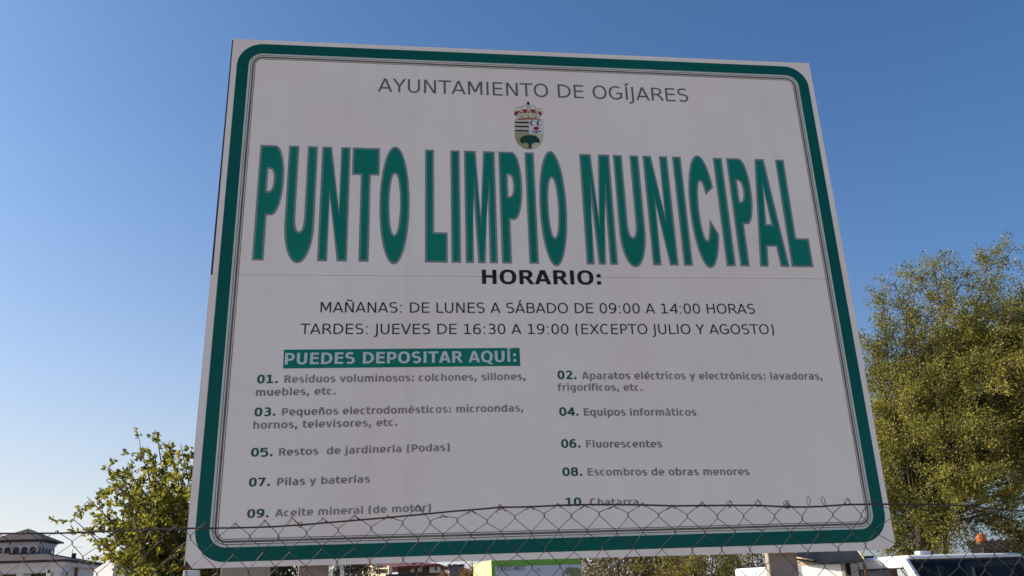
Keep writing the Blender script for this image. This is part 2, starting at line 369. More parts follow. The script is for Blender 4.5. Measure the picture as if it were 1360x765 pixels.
def glyph(ch, bold):
    """list of (points, closed, flat_ends) and the advance; 1493 units to the cap height"""
    base, acc = ACC.get(ch, (ch, 0))
    l, r, adv = (BOLD if bold else REG)[base]
    low = base.islower()
    V, H = ((352, 232) if low else (376, 262)) if bold else (190, 162)
    T = 1493; X = 1140; AS = 1556; DS = -426
    a, c, t, b = l + V / 2, r - V / 2, T - H / 2, H / 2
    m = (l + r) / 2; e = 2.35 if bold else 2.2; S = []; O = 26
    def ln(*p, cl=False, h=False): S.append((list(p), cl, h))
    def ell(x0, x1, y0, y1): S.append((earc((x0 + x1) / 2, (y0 + y1) / 2, (x1 - x0) / 2, (y1 - y0) / 2, 0, 360, 32, e)[:-1], True, False))
    def bowl(x, x2, y0, y1, k=.5):
        rx = min((y1 - y0) * .62, (x2 - x) * .75); mx = x2 - rx
        S.append(([(x, y0)] + earc(mx, (y0 + y1) / 2, rx, (y1 - y0) / 2, -90, 90, 14, e) + [(x, y1)], False, False))
    B = base
    if B in 'HIEFLT':
        if B == 'H': ln((a, 0), (a, T)); ln((c, 0), (c, T)); ln((a, 790), (c, 790))
        if B == 'I': ln((m, 0), (m, T))
        if B == 'E': ln((r, t), (a, t), (a, b), (r, b)); ln((a, 790), (r - 35, 790))
        if B == 'F': ln((r, t), (a, t), (a, 0)); ln((a, 770), (r - 50, 770))
        if B == 'L': ln((a, T), (a, b), (r, b))
        if B == 'T': ln((l, t), (r, t)); ln((m, 0), (m, T - 4))
    elif B == 'A':
        k = 42 if bold else 6; w = V * .56
        ln((l + w, 0), (m - k, T), h=True); ln((r - w, 0), (m + k, T), h=True); ln((l + .22 * (r - l), 430), (r - .22 * (r - l), 430))
    elif B == 'V': w = V * .56; ln((l + w, T), (m, 0), h=True); ln((r - w, T), (m, 0), h=True)
    elif B == 'W':
        w = V * .5; q = (r - l) / 4
        ln((l + w, T), (l + q, 0), h=True); ln((l + q, 0), (m, T), h=True); ln((m, T), (r - q, 0), h=True); ln((r - q, 0), (r - w, T), h=True)
    elif B == 'X': w = V * .62; ln((l + w, T), (r - w, 0), h=True); ln((r - w, T), (l + w, 0), h=True)
    elif B == 'Y': w = V * .6; ln((l + w, T), (m, 640), h=True); ln((r - w, T), (m, 640), h=True); ln((m, 0), (m, 720))
    elif B == 'N': w = V * .66; ln((a, 0), (a, T)); ln((c, 0), (c, T)); ln((l + w, T), (r - w, 0), h=True)
    elif B == 'M': w = V * .72; ln((a, 0), (a, T)); ln((c, 0), (c, T)); ln((l + w, T), (m, 300), h=True); ln((r - w, T), (m, 300), h=True)
    elif B in 'OQ':
        ell(a, c, b - O, t + O)
        if B == 'Q': ln((m + 60, 180), (r - 180, -270), h=True)
    elif B == 'C': S.append((earc(a + (c - a) * .55, T / 2, (c - a) * .55, (t - b) / 2 + O, 52, 308, 24, e), False, False))
    elif B == 'G': S.append((earc(a + (c - a) * .53, T / 2, (c - a) * .53, (t - b) / 2 + O, 52, 318, 24, e) , False, False)); ln((r - V / 2, 150), (r - V / 2, 700), (m + 60, 700))
    elif B == 'D': ln((a, 0), (a, T)); bowl(a, c, b, t)
    elif B == 'P': ln((a, 0), (a, T)); bowl(a, c, 640 if not bold else 610, t)
    elif B == 'R':
        ln((a, 0), (a, T)); c2 = c - .12 * (r - l); bowl(a, c2, 720, t)
        w = V * .58; ln((m - .02 * r, 720), (r - w - 40, 250), (r - w, 0), h=True) if not bold else ln((m + 20, 680), (r - w, 0), h=True)
    elif B == 'B': ln((a, 0), (a, T)); bowl(a, c - 60, 790, t); bowl(a, c, b, 790)
    elif B == 'U' : S.append(([(a, T)] + earc(m, 560, (c - a) / 2, 560 - b + O, 180, 360, 18, e) + [(c, T)], False, False))
    elif B == 'J': S.append(([(c, T), (c, 0)] + earc(c - 250, -60, 250, 280, 0, -90, 8) + [(l + 30, -340)], False, False))
    elif B == 'S' or B == 's':
        TT = T if B == 'S' else X; md = TT * .52; tt = TT - H / 2 + O; bb = H / 2 - O; rx = (c - a) / 2
        up = earc(m, (tt + md) / 2, rx, (tt - md) / 2, 38, 262, 16, 2.3); dn = earc(m, (bb + md) / 2, rx, (md - bb) / 2, 82, -142, 16, 2.3)
        S.append((up + dn, False, False))
    elif B == '0': ell(a, c, b - O, t + O)
    elif B == '1': ln((m + 20, H - 4), (m + 20, T)); ln((l + 80, b), (r - 20, b)); ln((m + 10, t - 20), (l + 100, t - 130))
    elif B == '2': S.append((earc(m - 20, 1050, (c - a) / 2, t + O - 1050, 155, -38, 16) + [(a + 60, b + 10)], False, False)); ln((a - 40, b), (r - 20, b))
    elif B == '3':
        S.append((earc(m - 40, (t + O + 790) / 2, (c - a) / 2 - 20, (t + O - 790) / 2, 140, -90, 16, e) + [(m - 200, 790)], False, False))
        S.append(([(m - 200, 788)] + earc(m - 30, (b - O + 790) / 2, (c - a) / 2 + 20, (790 - b + O) / 2, 90, -145, 16, e), False, False))
    elif B == '4': x = r - V * .9; ln((x, 0), (x, T)); ln((x - 20, t + 20), (l + 60, 400), h=True); ln((l - 30, 420), (r + 60, 420))
    elif B == '5': S.append(([(r - 100, t), (a + 20, t), (a + 20, 860)] + earc(m - 30, 470, (c - a) / 2 + 30, 440, 100, -140, 18, e), False, False))
    elif B in '69':
        q = [earc(m, (b - O + 880) / 2, (c - a) / 2, (880 - b + O) / 2, 0, 360, 28, e)[:-1], [(a, 470)] + earc(a + 560, 700, 560, t + O - 700, 180, 62, 14, 2.1)]
        if B == '9': q = [[(2 * m - x, T - y) for x, y in s] for s in q]
        S.append((q[0], True, False)); S.append((q[1], False, False))
    elif B == '7': ln((l, t), (r - 30, t)); ln((r - V * .6, t), (l + V * 1.1, 0), h=True)
    elif B == '8': ell(a + 40, c - 40, 790, t + O); ell(a, c, b - O, 790)
    elif B == 'o': ell(a, c, b - O, X - H / 2 + O)
    elif B == 'c': S.append((earc(a + (c - a) * .55, X / 2, (c - a) * .57, (X - H) / 2 + O, 55, 305, 18, e), False, False))
    elif B == 'e': S.append(([(a, X * .47), (c - 10, X * .47)] + earc(m, X / 2, (c - a) / 2, (X - H) / 2 + O, 5, 312, 24, e), False, False))
    elif B in 'bp': ln((a, 0 if B == 'b' else DS), (a, AS if B == 'b' else X)); ell(a, c, b - O, X - H / 2 + O)
    elif B in 'dq': ln((c, 0 if B == 'd' else DS), (c, AS if B == 'd' else X)); ell(a, c, b - O, X - H / 2 + O)
    elif B == 'g':
        ell(a, c, b + 30, X - H / 2 + O); S.append(([(c, X)] + [(c, 0)] + earc(c - 430, -40, 430, -DS - 40 - H / 2, 0, -115, 12, e), False, False))
    elif B in 'hn': ln((a, 0), (a, AS if B == 'h' else X)); S.append(([(a, 560)] + earc(m + 10, 640, (c - a) / 2 - 10, X - H / 2 + O - 640, 180, 0, 14, e) + [(c, 0)], False, False))
    elif B == 'm':
        md = (a + c) / 2; ln((a, 0), (a, X))
        for x0, x1 in ((a, md), (md, c)): S.append(([(x0, 560)] + earc((x0 + x1) / 2, 640, (x1 - x0) / 2, X - H / 2 + O - 640, 180, 0, 12, e) + [(x1, 0)], False, False))
    elif B == 'r': ln((a, 0), (a, X)); S.append(([(a, 540)] + earc(a + 500, 600, 500, X - H / 2 + O - 600, 180, 78, 8, e), False, False))
    elif B == 'u': ln((c, 0), (c, X)); S.append(([(a, X)] + earc(m - 10, 500, (c - a) / 2 - 10, 500 - b + O, 180, 360, 14, e) + [(c, 560)], False, False))
    elif B in 'vy':
        w = V * .56; ln((l + w, X), (m, 0), h=True)
        ln((r - w, X), (m, 0) if B == 'v' else (m - .16 * (r - l), DS), h=True)
    elif B == 't': S.append(([(a + 135, AS - 110), (a + 135, 420)] + earc(a + 395, 380, 260, 380 - b, 180, 270, 8) + [(r, b)], False, False)); ln((l, X - H / 2), (r - 20, X - H / 2))
    elif B == 'f': S.append(([(a + 125, 0), (a + 125, 1180)] + earc(a + 415, 1180, 290, AS - H / 2 - 1180, 180, 90, 8) + [(r, AS - H / 2)], False, False)); ln((l, X - H / 2), (r - 60, X - H / 2))
    elif B in 'ijl':
        if B == 'l': ln((c, 0), (c, AS))
        else:
            if B == 'i': ln((c, 0), (c, X))
            else: S.append(([(c, X), (c, -60)] + earc(c - 230, -80, 230, -DS - 80 - H / 2, 0, -90, 8) + [(l + 40, DS + H / 2)], False, False))
            if acc == 0: ln((c, 1290), (c, AS + 10))
    elif B == 'a':
        y = X - H / 2 + O
        S.append(([(c, 0), (c, 640)] + earc(c - 440, 640, 440, y - 640, 0, 125, 12, e), False, False))
        S.append(([(c, 620), (a + 330, 620)] + earc(a + 310, 620 - (620 - b + O) / 2, 310, (620 - b + O) / 2, 90, 270, 12) + earc(c - 330, 330, 330, 330 - b + O, 270, 350, 6), False, False))
    elif B == '.': ln((m, 0), (m, V * .98))
    elif B == ':': y = V * .98; ln((m, 0), (m, y)); ln((m, 1040 - y + 80), (m, 1120))
    elif B == ',': ln((m + 30, V * .98), (m - 90, -290), h=True)
    elif B == '-': ln((l, 560), (r, 560))
    elif B == '(' : S.append((earc(r + 300, 640, r + 300 - a, 1400, 141, 219, 12), False, False))
    elif B == ')': S.append((earc(l - 300, 640, c - l + 300, 1400, 39, -39, 12), False, False))
    top = X if low else T
    if acc in (1, 3): q = 1.0 if not bold else 1.25; ln((m - 90, top + 110), (m + 190, top + 400), h=True)
    if acc == 2:
        y = top + 240; k = 70
        S.append(([(m - 330, y - k), (m - 230, y + 50), (m - 110, y + 50), (m + 110, y - 50), (m + 230, y - 50), (m + 330, y + k)], False, False))
    return S, adv, l, r, V, H
def stroke(mb, pts, closed, hcap, V, H, tf, y):
    """sweep a V x H elliptical pen along pts; tf maps units to the sign's plane"""
    k = V / H; P = [Vector((p[0], p[1] * k)) for p in pts]; n = len(P); w = V / 2
    Lf, Rt = [], []
    for i in range(n):
        if closed: d0 = P[i] - P[i - 1]; d1 = P[(i + 1) % n] - P[i]
        else:
            d0 = P[i] - P[max(i - 1, 0)] if i else P[1] - P[0]; d1 = P[min(i + 1, n - 1)] - P[i] if i < n - 1 else P[-1] - P[-2]
        if d0.length < 1e-6: d0 = d1
        if d1.length < 1e-6: d1 = d0
        d0 = d0.normalized(); d1 = d1.normalized(); n0 = Vector((-d0.y, d0.x)); n1 = Vector((-d1.y, d1.x)); mm = n0 + n1
        if mm.length < .2: mm = n0
        mm.normalize(); off = mm * (w / max(mm.dot(n0), .5))
        if hcap and not closed and i in (0, n - 1):
            s = n0.x if abs(n0.x) > .3 else .3
            off = Vector((w / s, 0)) if n0.x else off
        Lf.append(P[i] + off); Rt.append(P[i] - off)
    vs = [tf(p.x, p.y / k) for p in Lf + Rt]
    fs = [(i, (i + 1) % n, n + (i + 1) % n, n + i) for i in range(n if closed else n - 1)]
    mb.add([(x, y, z) for x, z in vs], fs)
def text(s, p0, p1, cap, bold, m, name='lettering', parent=sign, loc=SL, y=-0.0015, each=False):
    """s written from the photographed point p0 to p1 (left and right ends of the base line), cap = letter height in photo pixels"""
    A = Vector(loc(*p0)); B = Vector(loc(*p1)); C = Vector(loc(p0[0], p0[1] - cap))
    x = 0; G = []
    for ch in s:
        g = glyph(ch, bold); G.append((x, g, ch)); x += g[1]
    first, last = G[0], G[-1]; x0 = first[0] + first[1][2]; x1 = last[0] + last[1][3]
    sx = (B - A) / (x1 - x0); sz = (C[1] - A[1]) / 1493
    mb = MB(); i = 0
    for gx, (S, adv, l, r, V, H), ch in G:
        if each: mb = MB()
        for pts, cl, h in S:
            def tf(px, pz): q = A + sx * (gx + px - x0); return (q[0], q[1] + pz * sz)
            if each and mb.v and (ch == ':' or (ch in ACC and pts is S[-1][0])):
                mb.build('dot' if ch == ':' else 'letter', m, parent); mb = MB()
            stroke(mb, pts, cl, h, V, H, tf, y - 0.00008 * (i % 4)); i += 1
        if each and S: mb.build('dot' if ch == ':' else 'accent' if ch in ACC else 'letter', m, parent)
    if not each: o = mb.build(name, m, parent); o['kind'] = 'stuff'; return o
text('AYUNTAMIENTO DE OGÍJARES', (501.6, 121.7), (914.5, 135.3), 17.9, False, M['ink_grey'], each=True)
text('HORARIO:', (640.3, 377.2), (798.6, 378.2), 19, True, M['ink_black'], each=True)
text('MAÑANAS: DE LUNES A SÁBADO DE 09:00 A 14:00 HORAS', (425.5, 415), (1003, 416.8), 13.9, False, M['ink_black'], each=True)
text('TARDES: JUEVES DE 16:30 A 19:00 (EXCEPTO JULIO Y AGOSTO)', (398.3, 443.8), (1028.4, 443.8), 13.9, False, M['ink_black'], each=True)
sheet('banner', [SL(376, 489.5), SL(691, 486), SL(690, 462), SL(377, 464.5)], M['title_green'], -0.0010)
text('PUEDES DEPOSITAR AQUÍ:', (378, 484.2), (685.7, 480.6), 15.4, True, M['letter_pale'], each=True)
for num, body, n0, n1, b0, b1 in [
    ('01.', 'Residuos voluminosos: colchones, sillones,', (341.2, 509.4), (368.5, 508.8), (377.6, 508.5), (698, 504.6)),
    ('03.', 'Pequeños electrodomésticos: microondas,', (337.6, 553), (365.6, 552.4), (374.4, 552), (695, 546.4)),
    ('05.', 'Restos  de jardinería (Podas)', (333, 606.6), (361.8, 605.9), (370.3, 605.4), (597.4, 598.6)),
    ('07.', 'Pilas y baterías', (330.3, 646.3), (358.2, 645.5), (368, 645), (491.2, 640.8)),
    ('09.', 'Aceite mineral (de motor)', (328, 688), (356.5, 687), (365, 686.4), (572.4, 678.8)),
    ('02.', 'Aparatos eléctricos y electrónicos: lavadoras,', (740.7, 503.7), (765.6, 503.7), (772.7, 503.7), (1092.7, 504.3)),
    ('04.', 'Equipos informáticos', (743, 552.4), (768.5, 552.3), (775.6, 552.2), (925, 552.2)),
    ('06.', 'Fluorescentes', (745.6, 594.9), (771, 594.7), (778.6, 594.5), (879.5, 594.3)),
    ('08.', 'Escombros de obras menores', (747.2, 632.4), (773.4, 632), (780.8, 631.8), (995.6, 631)),
    ('10.', 'Chatarra', (751, 672.4), (777.6, 672.2), (783.7, 672), (848.4, 671.4))]:
    text(num, n0, n1, 11.4, True, M['number_green'])
    text(body, b0, b1, 9.9, True, M['ink_faded'])
text('muebles, etc.', (339.7, 526), (445.6, 524), 9.9, True, M['ink_faded'])
text('hornos, televisores, etc.', (336.2, 569.6), (527.4, 565.6), 9.9, True, M['ink_faded'])
text('frigoríficos, etc.', (741, 519), (853.3, 519.1), 9.5, True, M['ink_faded'])

# ---- title letters (tall condensed bold, dark outline)
def oval(cx, cy, rx, ry, a0, a1, n=14): return earc(cx, cy, rx, ry, a0, a1, n, 2.05)
TG = {
 'P': ([(0, 0), (0, 1), (.60, 1)] + oval(.60, .69, .40, .31, 88, -88, 18) + [(.60, .38), (.43, .38), (.43, 0)], [(.375, .785), (.375, .59), (.44, .59)] + oval(.44, .6875, .17, .0975, -85, 85, 12) + [(.44, .785)]),
 'U': ([(0, 1), (0, .33)] + oval(.5, .31, .5, .33, 180, 360, 24) + [(1, .33), (1, 1), (.65, 1), (.65, .37)] + oval(.5, .37, .15, .125, 0, -180, 16) + [(.35, .37), (.35, 1)], None),
 'N': ([(0, 0), (0, 1), (.34, 1), (.665, .445), (.665, 1), (1, 1), (1, 0), (.66, 0), (.335, .555), (.335, 0)], None),
 'T': ([(0, 1), (0, .75), (.32, .75), (.32, 0), (.68, 0), (.68, .75), (1, .75), (1, 1)], None),
 'O': (oval(.5, .5, .5, .52, 0, 360, 44)[:-1], oval(.505, .5, .175, .268, 0, 360, 36)[:-1]),
 'L': ([(0, 0), (0, 1), (.41, 1), (.41, .26), (1, .26), (1, 0)], None),
 'I': ([(0, 0), (0, 1), (1, 1), (1, 0)], None),
 'M': ([(0, 0), (0, 1), (.38, 1), (.50, .395), (.62, 1), (1, 1), (1, 0), (.745, 0), (.745, .77), (.615, 0), (.385, 0), (.255, .77), (.255, 0)], None),
 'C': (oval(.53, .5, .53, .52, 24, 336, 40) + [(.72, .42)] + [(p[0], p[1]) for p in oval(.53, .5, .17, .27, -38, -322, 24)] + [(.70, .645)], None),
 'A': ([(0, 0), (.345, 1), (.665, 1), (1, 0), (.70, 0), (.645, .18), (.355, .18), (.29, 0)], [(.425, .385), (.503, .72), (.59, .385)]),
}
def area(p): return sum(p[i - 1][0] * p[i][1] - p[i][0] * p[i - 1][1] for i in range(len(p))) / 2
def inset(p, d, hole):
    p = [Vector(q) for q in p]
    q2 = [p[0]]
    for q in p[1:]:
        if (q - q2[-1]).length > 1e-4: q2.append(q)
    if (q2[0] - q2[-1]).length < 1e-4: q2.pop()
    p = q2; s = 1 if area([tuple(q) for q in p]) > 0 else -1
    if hole: s = -s
    out = []
    for i in range(len(p)):
        a = (p[i] - p[i - 1]).normalized(); b = (p[(i + 1) % len(p)] - p[i]).normalized()
        n0 = Vector((-a.y, a.x)) * s; n1 = Vector((-b.y, b.x)) * s; m = n0 + n1
        if m.length < .1: m = n0
        m.normalize(); out.append(tuple(p[i] + m * (d / max(m.dot(n0), .22))))
    return out
def faces2(outer, hole, y):
    loops = [[Vector((p[0], p[1], 0)) for p in outer]] + ([[Vector((p[0], p[1], 0)) for p in hole]] if hole else [])
    tri = tessellate_polygon(loops); vs = outer + (hole or [])
    return MB().add([(p[0], y, p[1]) for p in vs], tri)
zb = sum(SL(x, y)[1] for x, y in ((340, 346.7), (440, 347.6), (580, 349.6), (640, 349.9), (830, 351.5), (1060, 353.4))) / 6
zt = sum(SL(x, y)[1] for x, y in ((350, 191), (400, 193.4), (440, 195.1), (572, 199.8), (640, 202.4), (790, 206.1), (870, 208), (1020, 209.8))) / 8
for ch, l, r in [('P', (334.4, 346.5), (377.6, 229.7)), ('U', (384.1, 193.7), (422.4, 193.7)), ('N', (428.1, 195.4), (465.8, 195.4)), ('T', (468.6, 197), (504.8, 197)), ('O', (503.9, 274.4), (543.9, 274.4)),
                 ('L', (564.4, 349.4), (594.7, 349.4)), ('I', (598, 201.4), (610.3, 201.4)), ('M', (616.1, 202.4), (656.8, 202.4)), ('P', (661.8, 203.6), (693.6, 249.6)), ('I', (696.6, 204), (708.8, 204)), ('O', (716, 262), (753.7, 294)),
                 ('M', (769.2, 206.1), (808.9, 206.1)), ('U', (813.9, 207), (847.5, 207)), ('N', (853.2, 208), (885.7, 208)), ('I', (892.4, 208.5), (903.8, 208.5)), ('C', (913.5, 254.5), (946.6, 250)), ('I', (946.4, 209.3), (958.2, 209.3)),
                 ('P', (963.9, 209.4), (1000.2, 270.6)), ('A', (1009.3, 353.3), (1048.6, 353.3)), ('L', (1051.3, 353.3), (1080.1, 353.3))]:
    x0 = SL(*l)[0]; x1 = SL(*r)[0]; o, h = TG[ch]
    O_ = [(x0 + p[0] * (x1 - x0), zb + p[1] * (zt - zb)) for p in o]; H_ = [(x0 + p[0] * (x1 - x0), zb + p[1] * (zt - zb)) for p in h] if h else None
    L = faces2(O_, H_, -0.0012).build('letter', M['title_outline'], sign)
    faces2(inset(O_, .0125, False), inset(H_, .0125, True) if h else None, -0.0018).build('letter_fill', M['title_green'], L)

# ---- coat of arms (flat print)
def K(x, y): return SL(675 + x / 10.345, 130 + y / 10.345)
crest = sheet('coat_of_arms', [K(90, 298)] + [K(88, 420), K(92, 540), K(112, 600), K(150, 652), K(205, 690), K(262, 709), K(320, 708), K(385, 690), K(435, 655), K(470, 605), K(484, 540), K(484, 420), K(482, 298)], M['crest_gold'], -0.0010)
def cs(name, pts, m, y): return sheet(name, [K(*p) for p in pts], M[m], y, 0, crest)
cs('field', [(94, 302), (94, 470), (284, 476), (284, 302)], 'crest_pale', -0.0013)
for z in (332, 388, 446): cs('stripe', [(94, z - 5), (94, z + 16), (282, z + 20), (282, z - 2)], 'navy', -0.0016)
cs('field', [(286, 302), (286, 495), (483, 498), (481, 302)], 'crest_white', -0.0013)
def ov(cx, cy, rx, ry, n=20): return [(cx + rx * math.cos(2 * math.pi * i / n), cy + ry * math.sin(2 * math.pi * i / n)) for i in range(n)]
for x in (334, 426):
    cr = [(x + 36 * math.cos(R(a)), 347 + 36 * math.sin(R(a))) for a in range(40, 321, 20)] + [(x + 12 + 27 * math.cos(R(a)), 347 + 29 * math.sin(R(a))) for a in range(320, 39, -20)]
    cs('crescent', cr, 'crest_black', -0.0016)
cs('flower', [(384, 380), (396, 398), (420, 404), (428, 420), (414, 438), (396, 448), (384, 462), (370, 448), (352, 436), (342, 420), (352, 402), (374, 398)], 'crest_red', -0.0016)
cs('stalk', [(381, 460), (388, 460), (390, 494), (382, 494)], 'crest_black', -0.0016)
cs('stalk', [(306, 458), (340, 458), (384, 470), (430, 456), (464, 458), (420, 474), (384, 480), (345, 476)], 'crest_black', -0.0018)
cs('field', [(300, 505), (440, 500), (482, 500), (482, 560), (462, 608), (425, 656), (380, 688), (325, 704), (318, 650)], 'crest_pale', -0.0012)
cs('tree', [(155, 600), (160, 565), (185, 535), (230, 520), (280, 512), (330, 512), (380, 524), (415, 550), (432, 585), (434, 618), (412, 626), (390, 612), (350, 622), (322, 636), (318, 670), (328, 690), (272, 692), (282, 668), (280, 638), (250, 620), (215, 618), (200, 632), (180, 622), (172, 606)], 'crest_green', -0.0016)
cw = cs('crown', [(120, 296), (106, 262), (84, 232), (100, 190), (150, 172), (200, 158), (275, 152), (350, 158), (410, 172), (452, 192), (468, 230), (448, 262), (436, 300), (278, 292)], 'crest_pale', -0.0014)
def c2(name, pts, m, y): return sheet(name, [K(*p) for p in pts], M[m], y, 0, crest)
for pts in ([(78, 232), (90, 196), (140, 176), (160, 182), (130, 240), (100, 246)], [(188, 168), (236, 156), (266, 162), (252, 210), (216, 214)], [(300, 162), (340, 158), (380, 176), (352, 214), (318, 208)], [(405, 182), (448, 196), (462, 226), (440, 244), (412, 214)]):
    c2('crown_cap', pts, 'crest_red', -0.0017)
c2('crown_band', [(122, 288), (278, 272), (436, 290), (430, 302), (278, 296), (126, 302)], 'crest_orange', -0.0019)
for x, z in ((178, 205), (276, 196), (378, 210), (110, 222), (440, 226), (185, 258), (278, 256), (374, 264)): c2('jewel', ov(x, z, 13, 11 if z < 240 else 8, 10), 'crest_black' if x != 278 else 'crest_red', -0.0020)
for x, z in ((128, 230), (222, 220), (318, 220), (410, 236), (140, 268), (230, 262), (326, 262), (420, 276)): c2('pearl', ov(x, z, 8, 8, 8), 'crest_white', -0.0021)
def thin(pts, w, m='crest_black', y=-0.0018):
    mb = MB(); q = [Vector(K(*p)) for p in pts]
    for i in range(len(q) - 1):
        d = (q[i + 1] - q[i]).normalized(); n = Vector((-d.y, d.x)) * w / 2
        mb.add([(v[0], y - .00003 * (i % 2), v[1]) for v in (q[i] + n, q[i + 1] + n, q[i + 1] - n, q[i] - n)], [(0, 1, 2, 3)])
    return mb.build('crown_arch', M[m], crest)
thin([(84, 205), (90, 170), (118, 138), (158, 124), (180, 132)], .0022)
thin([(180, 165), (186, 124), (222, 104), (256, 110), (262, 150)], .0022)
thin([(292, 150), (296, 112), (330, 104), (368, 124), (380, 165)], .0022)
thin([(380, 150), (430, 150), (465, 176), (482, 222)], .0022)
c2('crown_cross', [(250, 80), (262, 62), (270, 40), (280, 62), (298, 70), (290, 92), (284, 150), (266, 150), (262, 92)], 'crest_black', -0.0018)
c2('crown_cross', [(268, 96), (282, 96), (284, 152), (266, 152)], 'crest_white', -0.0020)

# ------------------------------------------------------------------ chain-link fence
FY = 2.0
def F(px, py): p = at(px, py, FY); return (p.x, p.z)
fence = thing('chain_link_fence', 'dark chain link fence with sagging top wire in front of the big sign', 'fence', (0, FY, 0))
tw = [(-420, 716), (-150, 713), (0, 708.5), (80, 708), (117, 706.5), (170, 704.5), (240, 701.7), (310, 701), (360, 699.5), (400, 697), (440, 693.5), (500, 688.5), (560, 683), (600, 679), (640, 675.8), (664, 673.6), (703, 673),
      (741, 671), (777, 670), (815, 670), (860, 670.5), (893, 671.7), (969, 671), (1006, 671), (1044, 673), (1070, 673.2), (1092, 672.4), (1125, 670), (1160, 669.5), (1200, 669.5), (1250, 669.8), (1290, 671.8), (1320, 676), (1360, 678.5), (1500, 684), (1900, 686)]
twp = [(F(*p)[0], F(*p)[1]) for p in tw]
MB().tube([(x, 0.004, z) for x, z in twp], 0.0021, 7).build('top_wire', M['wire'], fence)
random.seed(11)
pk = {0: (35, 704), 1: (76, 705), 2: (117, 704), 3: (157, 702), 4: (196, 701), 5: (235, 697), 6: (272, 694), 7: (313, 695), 8: (352, 691), 9: (388, 687), 10: (429, 688), 11: (471, 684), 12: (515, 685), 13: (555, 671), 14: (588, 684), 15: (626, 677),
      16: (665, 672.5), 17: (704, 672), 18: (740.5, 669), 19: (776.8, 670), 20: (815, 671), 21: (853, 668), 22: (892.5, 671), 23: (932, 667), 24: (969, 666), 25: (1006, 665), 26: (1044, 666), 27: (1082, 664), 28: (1125, 663), 29: (1157, 663),
      30: (1210, 672), 31: (1258, 671), 32: (1290, 674), 33: (1326, 680), 34: (1363, 682)}
for i in range(-11, 0): pk[i] = (35 + 39.2 * i, 706)
for i in range(35, 47): pk[i] = (1363 + 39 * (i - 34), 684)
def pkp(i): return F(*pk[i])
HALF = 0.0365
cols = {}
imin, imax = min(pk), max(pk)
for i in range(imin, imax + 1):
    cols[2 * i] = pkp(i)
for i in range(imin, imax):
    a, b = pkp(i), pkp(i + 1); cols[2 * i + 1] = ((a[0] + b[0]) / 2, None)
base_line = {}
def zref(x):
    for i in range(len(twp) - 1):
        if twp[i][0] <= x <= twp[i + 1][0]:
            t = (x - twp[i][0]) / (twp[i + 1][0] - twp[i][0]); return twp[i][1] * (1 - t) + twp[i + 1][1] * t
    return twp[0][1] if x < twp[0][0] else twp[-1][1]
nodes = {}
def node(j, k):
    if (j, k) not in nodes:
        x = cols[j][0]; z = zref(x) - HALF * (k - 1) - 0.023 + (0.004 if x < -.1 else 0)
        # the mesh relaxes to an even pitch lower down
        nodes[(j, k)] = (x + random.gauss(0, .0018), z + random.gauss(0, .0022))
    return nodes[(j, k)]
NK = 44
for j in range(2 * imin, 2 * imax):
    pts = []; even = (j % 2 == 0)
    lcol, rcol = j, j + 1
    topcol = lcol if even else rcol
    px, pz = pkp(topcol // 2)
    sgn = -1 if topcol == rcol else 1            # which side of the peak this wire hangs on
    xs = px
    if topcol == 54:                              # two ends that were never knuckled together
        lx, lz = F(1073 if sgn < 0 else 1092, 659.5); bx, bz = F(1073.5 if sgn < 0 else 1096.5, 671.5)
        pts += [(bx + .002, .002, bz), (lx + .0045, .001, lz - .010), (lx + .003, 0, lz - .003), (lx, 0, lz), (lx - .004, 0, lz - .004), (lx - .0035, 0, lz - .011), (bx - .001, -.001, bz - .002)]
    elif topcol in (52, 56, 48, 50):
        pts += [(xs + sgn * .003, .005, pz - .014), (xs - sgn * .005, .004, pz - .008), (xs - sgn * .006, .001, pz - .001), (xs - sgn * .001, -.003, pz + .002), (xs + sgn * .004, -.004, pz - .006)]
    else:
        oc = topcol - sgn; q = random.uniform(.28, .42)
        if oc in cols:
            ex, ez = node(oc, 1); tx, tz = xs + (ex - xs) * q, pz + (ez - pz) * q - .001
        else: tx, tz = xs - sgn * .01, pz - .014
        pts += [(tx + sgn * .0012, .004, tz), (xs - sgn * .0015, .004, pz - .0035), (xs - sgn * .001, .001, pz + .001), (xs + sgn * .0012, -.002, pz + .0005), (xs + sgn * .003, -.003, pz - .003)]
    for k in range(1, NK):
        col = (rcol if topcol == lcol else lcol) if k % 2 else topcol
        s = 1 if col == rcol else -1
        x, z = node(col, k)
        hk = .0030 if (col + k) % 3 else .0038
        d = .0012 * s
        pts += [(x + d - s * .0024, -.0022 * s, z + hk + .001), (x + d, -.0016, z + hk * .4), (x + d, .0016, z - hk * .4), (x + d - s * .0024, .0022 * s, z - hk - .001)]
    MB().tube(pts, .00082, 5).build('wire', M['wire'], fence)
for X_ in (-2.95, 3.1):
    p = MB().lathe([(0.0, 0), (.024, 0), (.024, 1.98), (.026, 1.985), (.02, 2.0), (0, 2.01)], X_, 0.03, 16); p.build('post', M['wire'], fence)
MB().tube([(-3.3, .004, 1.02), (0, .004, 1.0), (3.4, .004, 1.02)], .002, 6).build('tension_wire', M['wire'], fence)

for px, py in ((398, 697.2), (1047, 672.8), (664, 673.7)):
    x, z = F(px, py)
    MB().tube([(x + .004 * math.cos(a), .002 + .005 * math.sin(a), z + .0012 * a - .004 + .003 * math.cos(a * 1.7)) for a in [k * .5 for k in range(20)]], .0011, 5).build('wire_tie', M['rust'], fence)

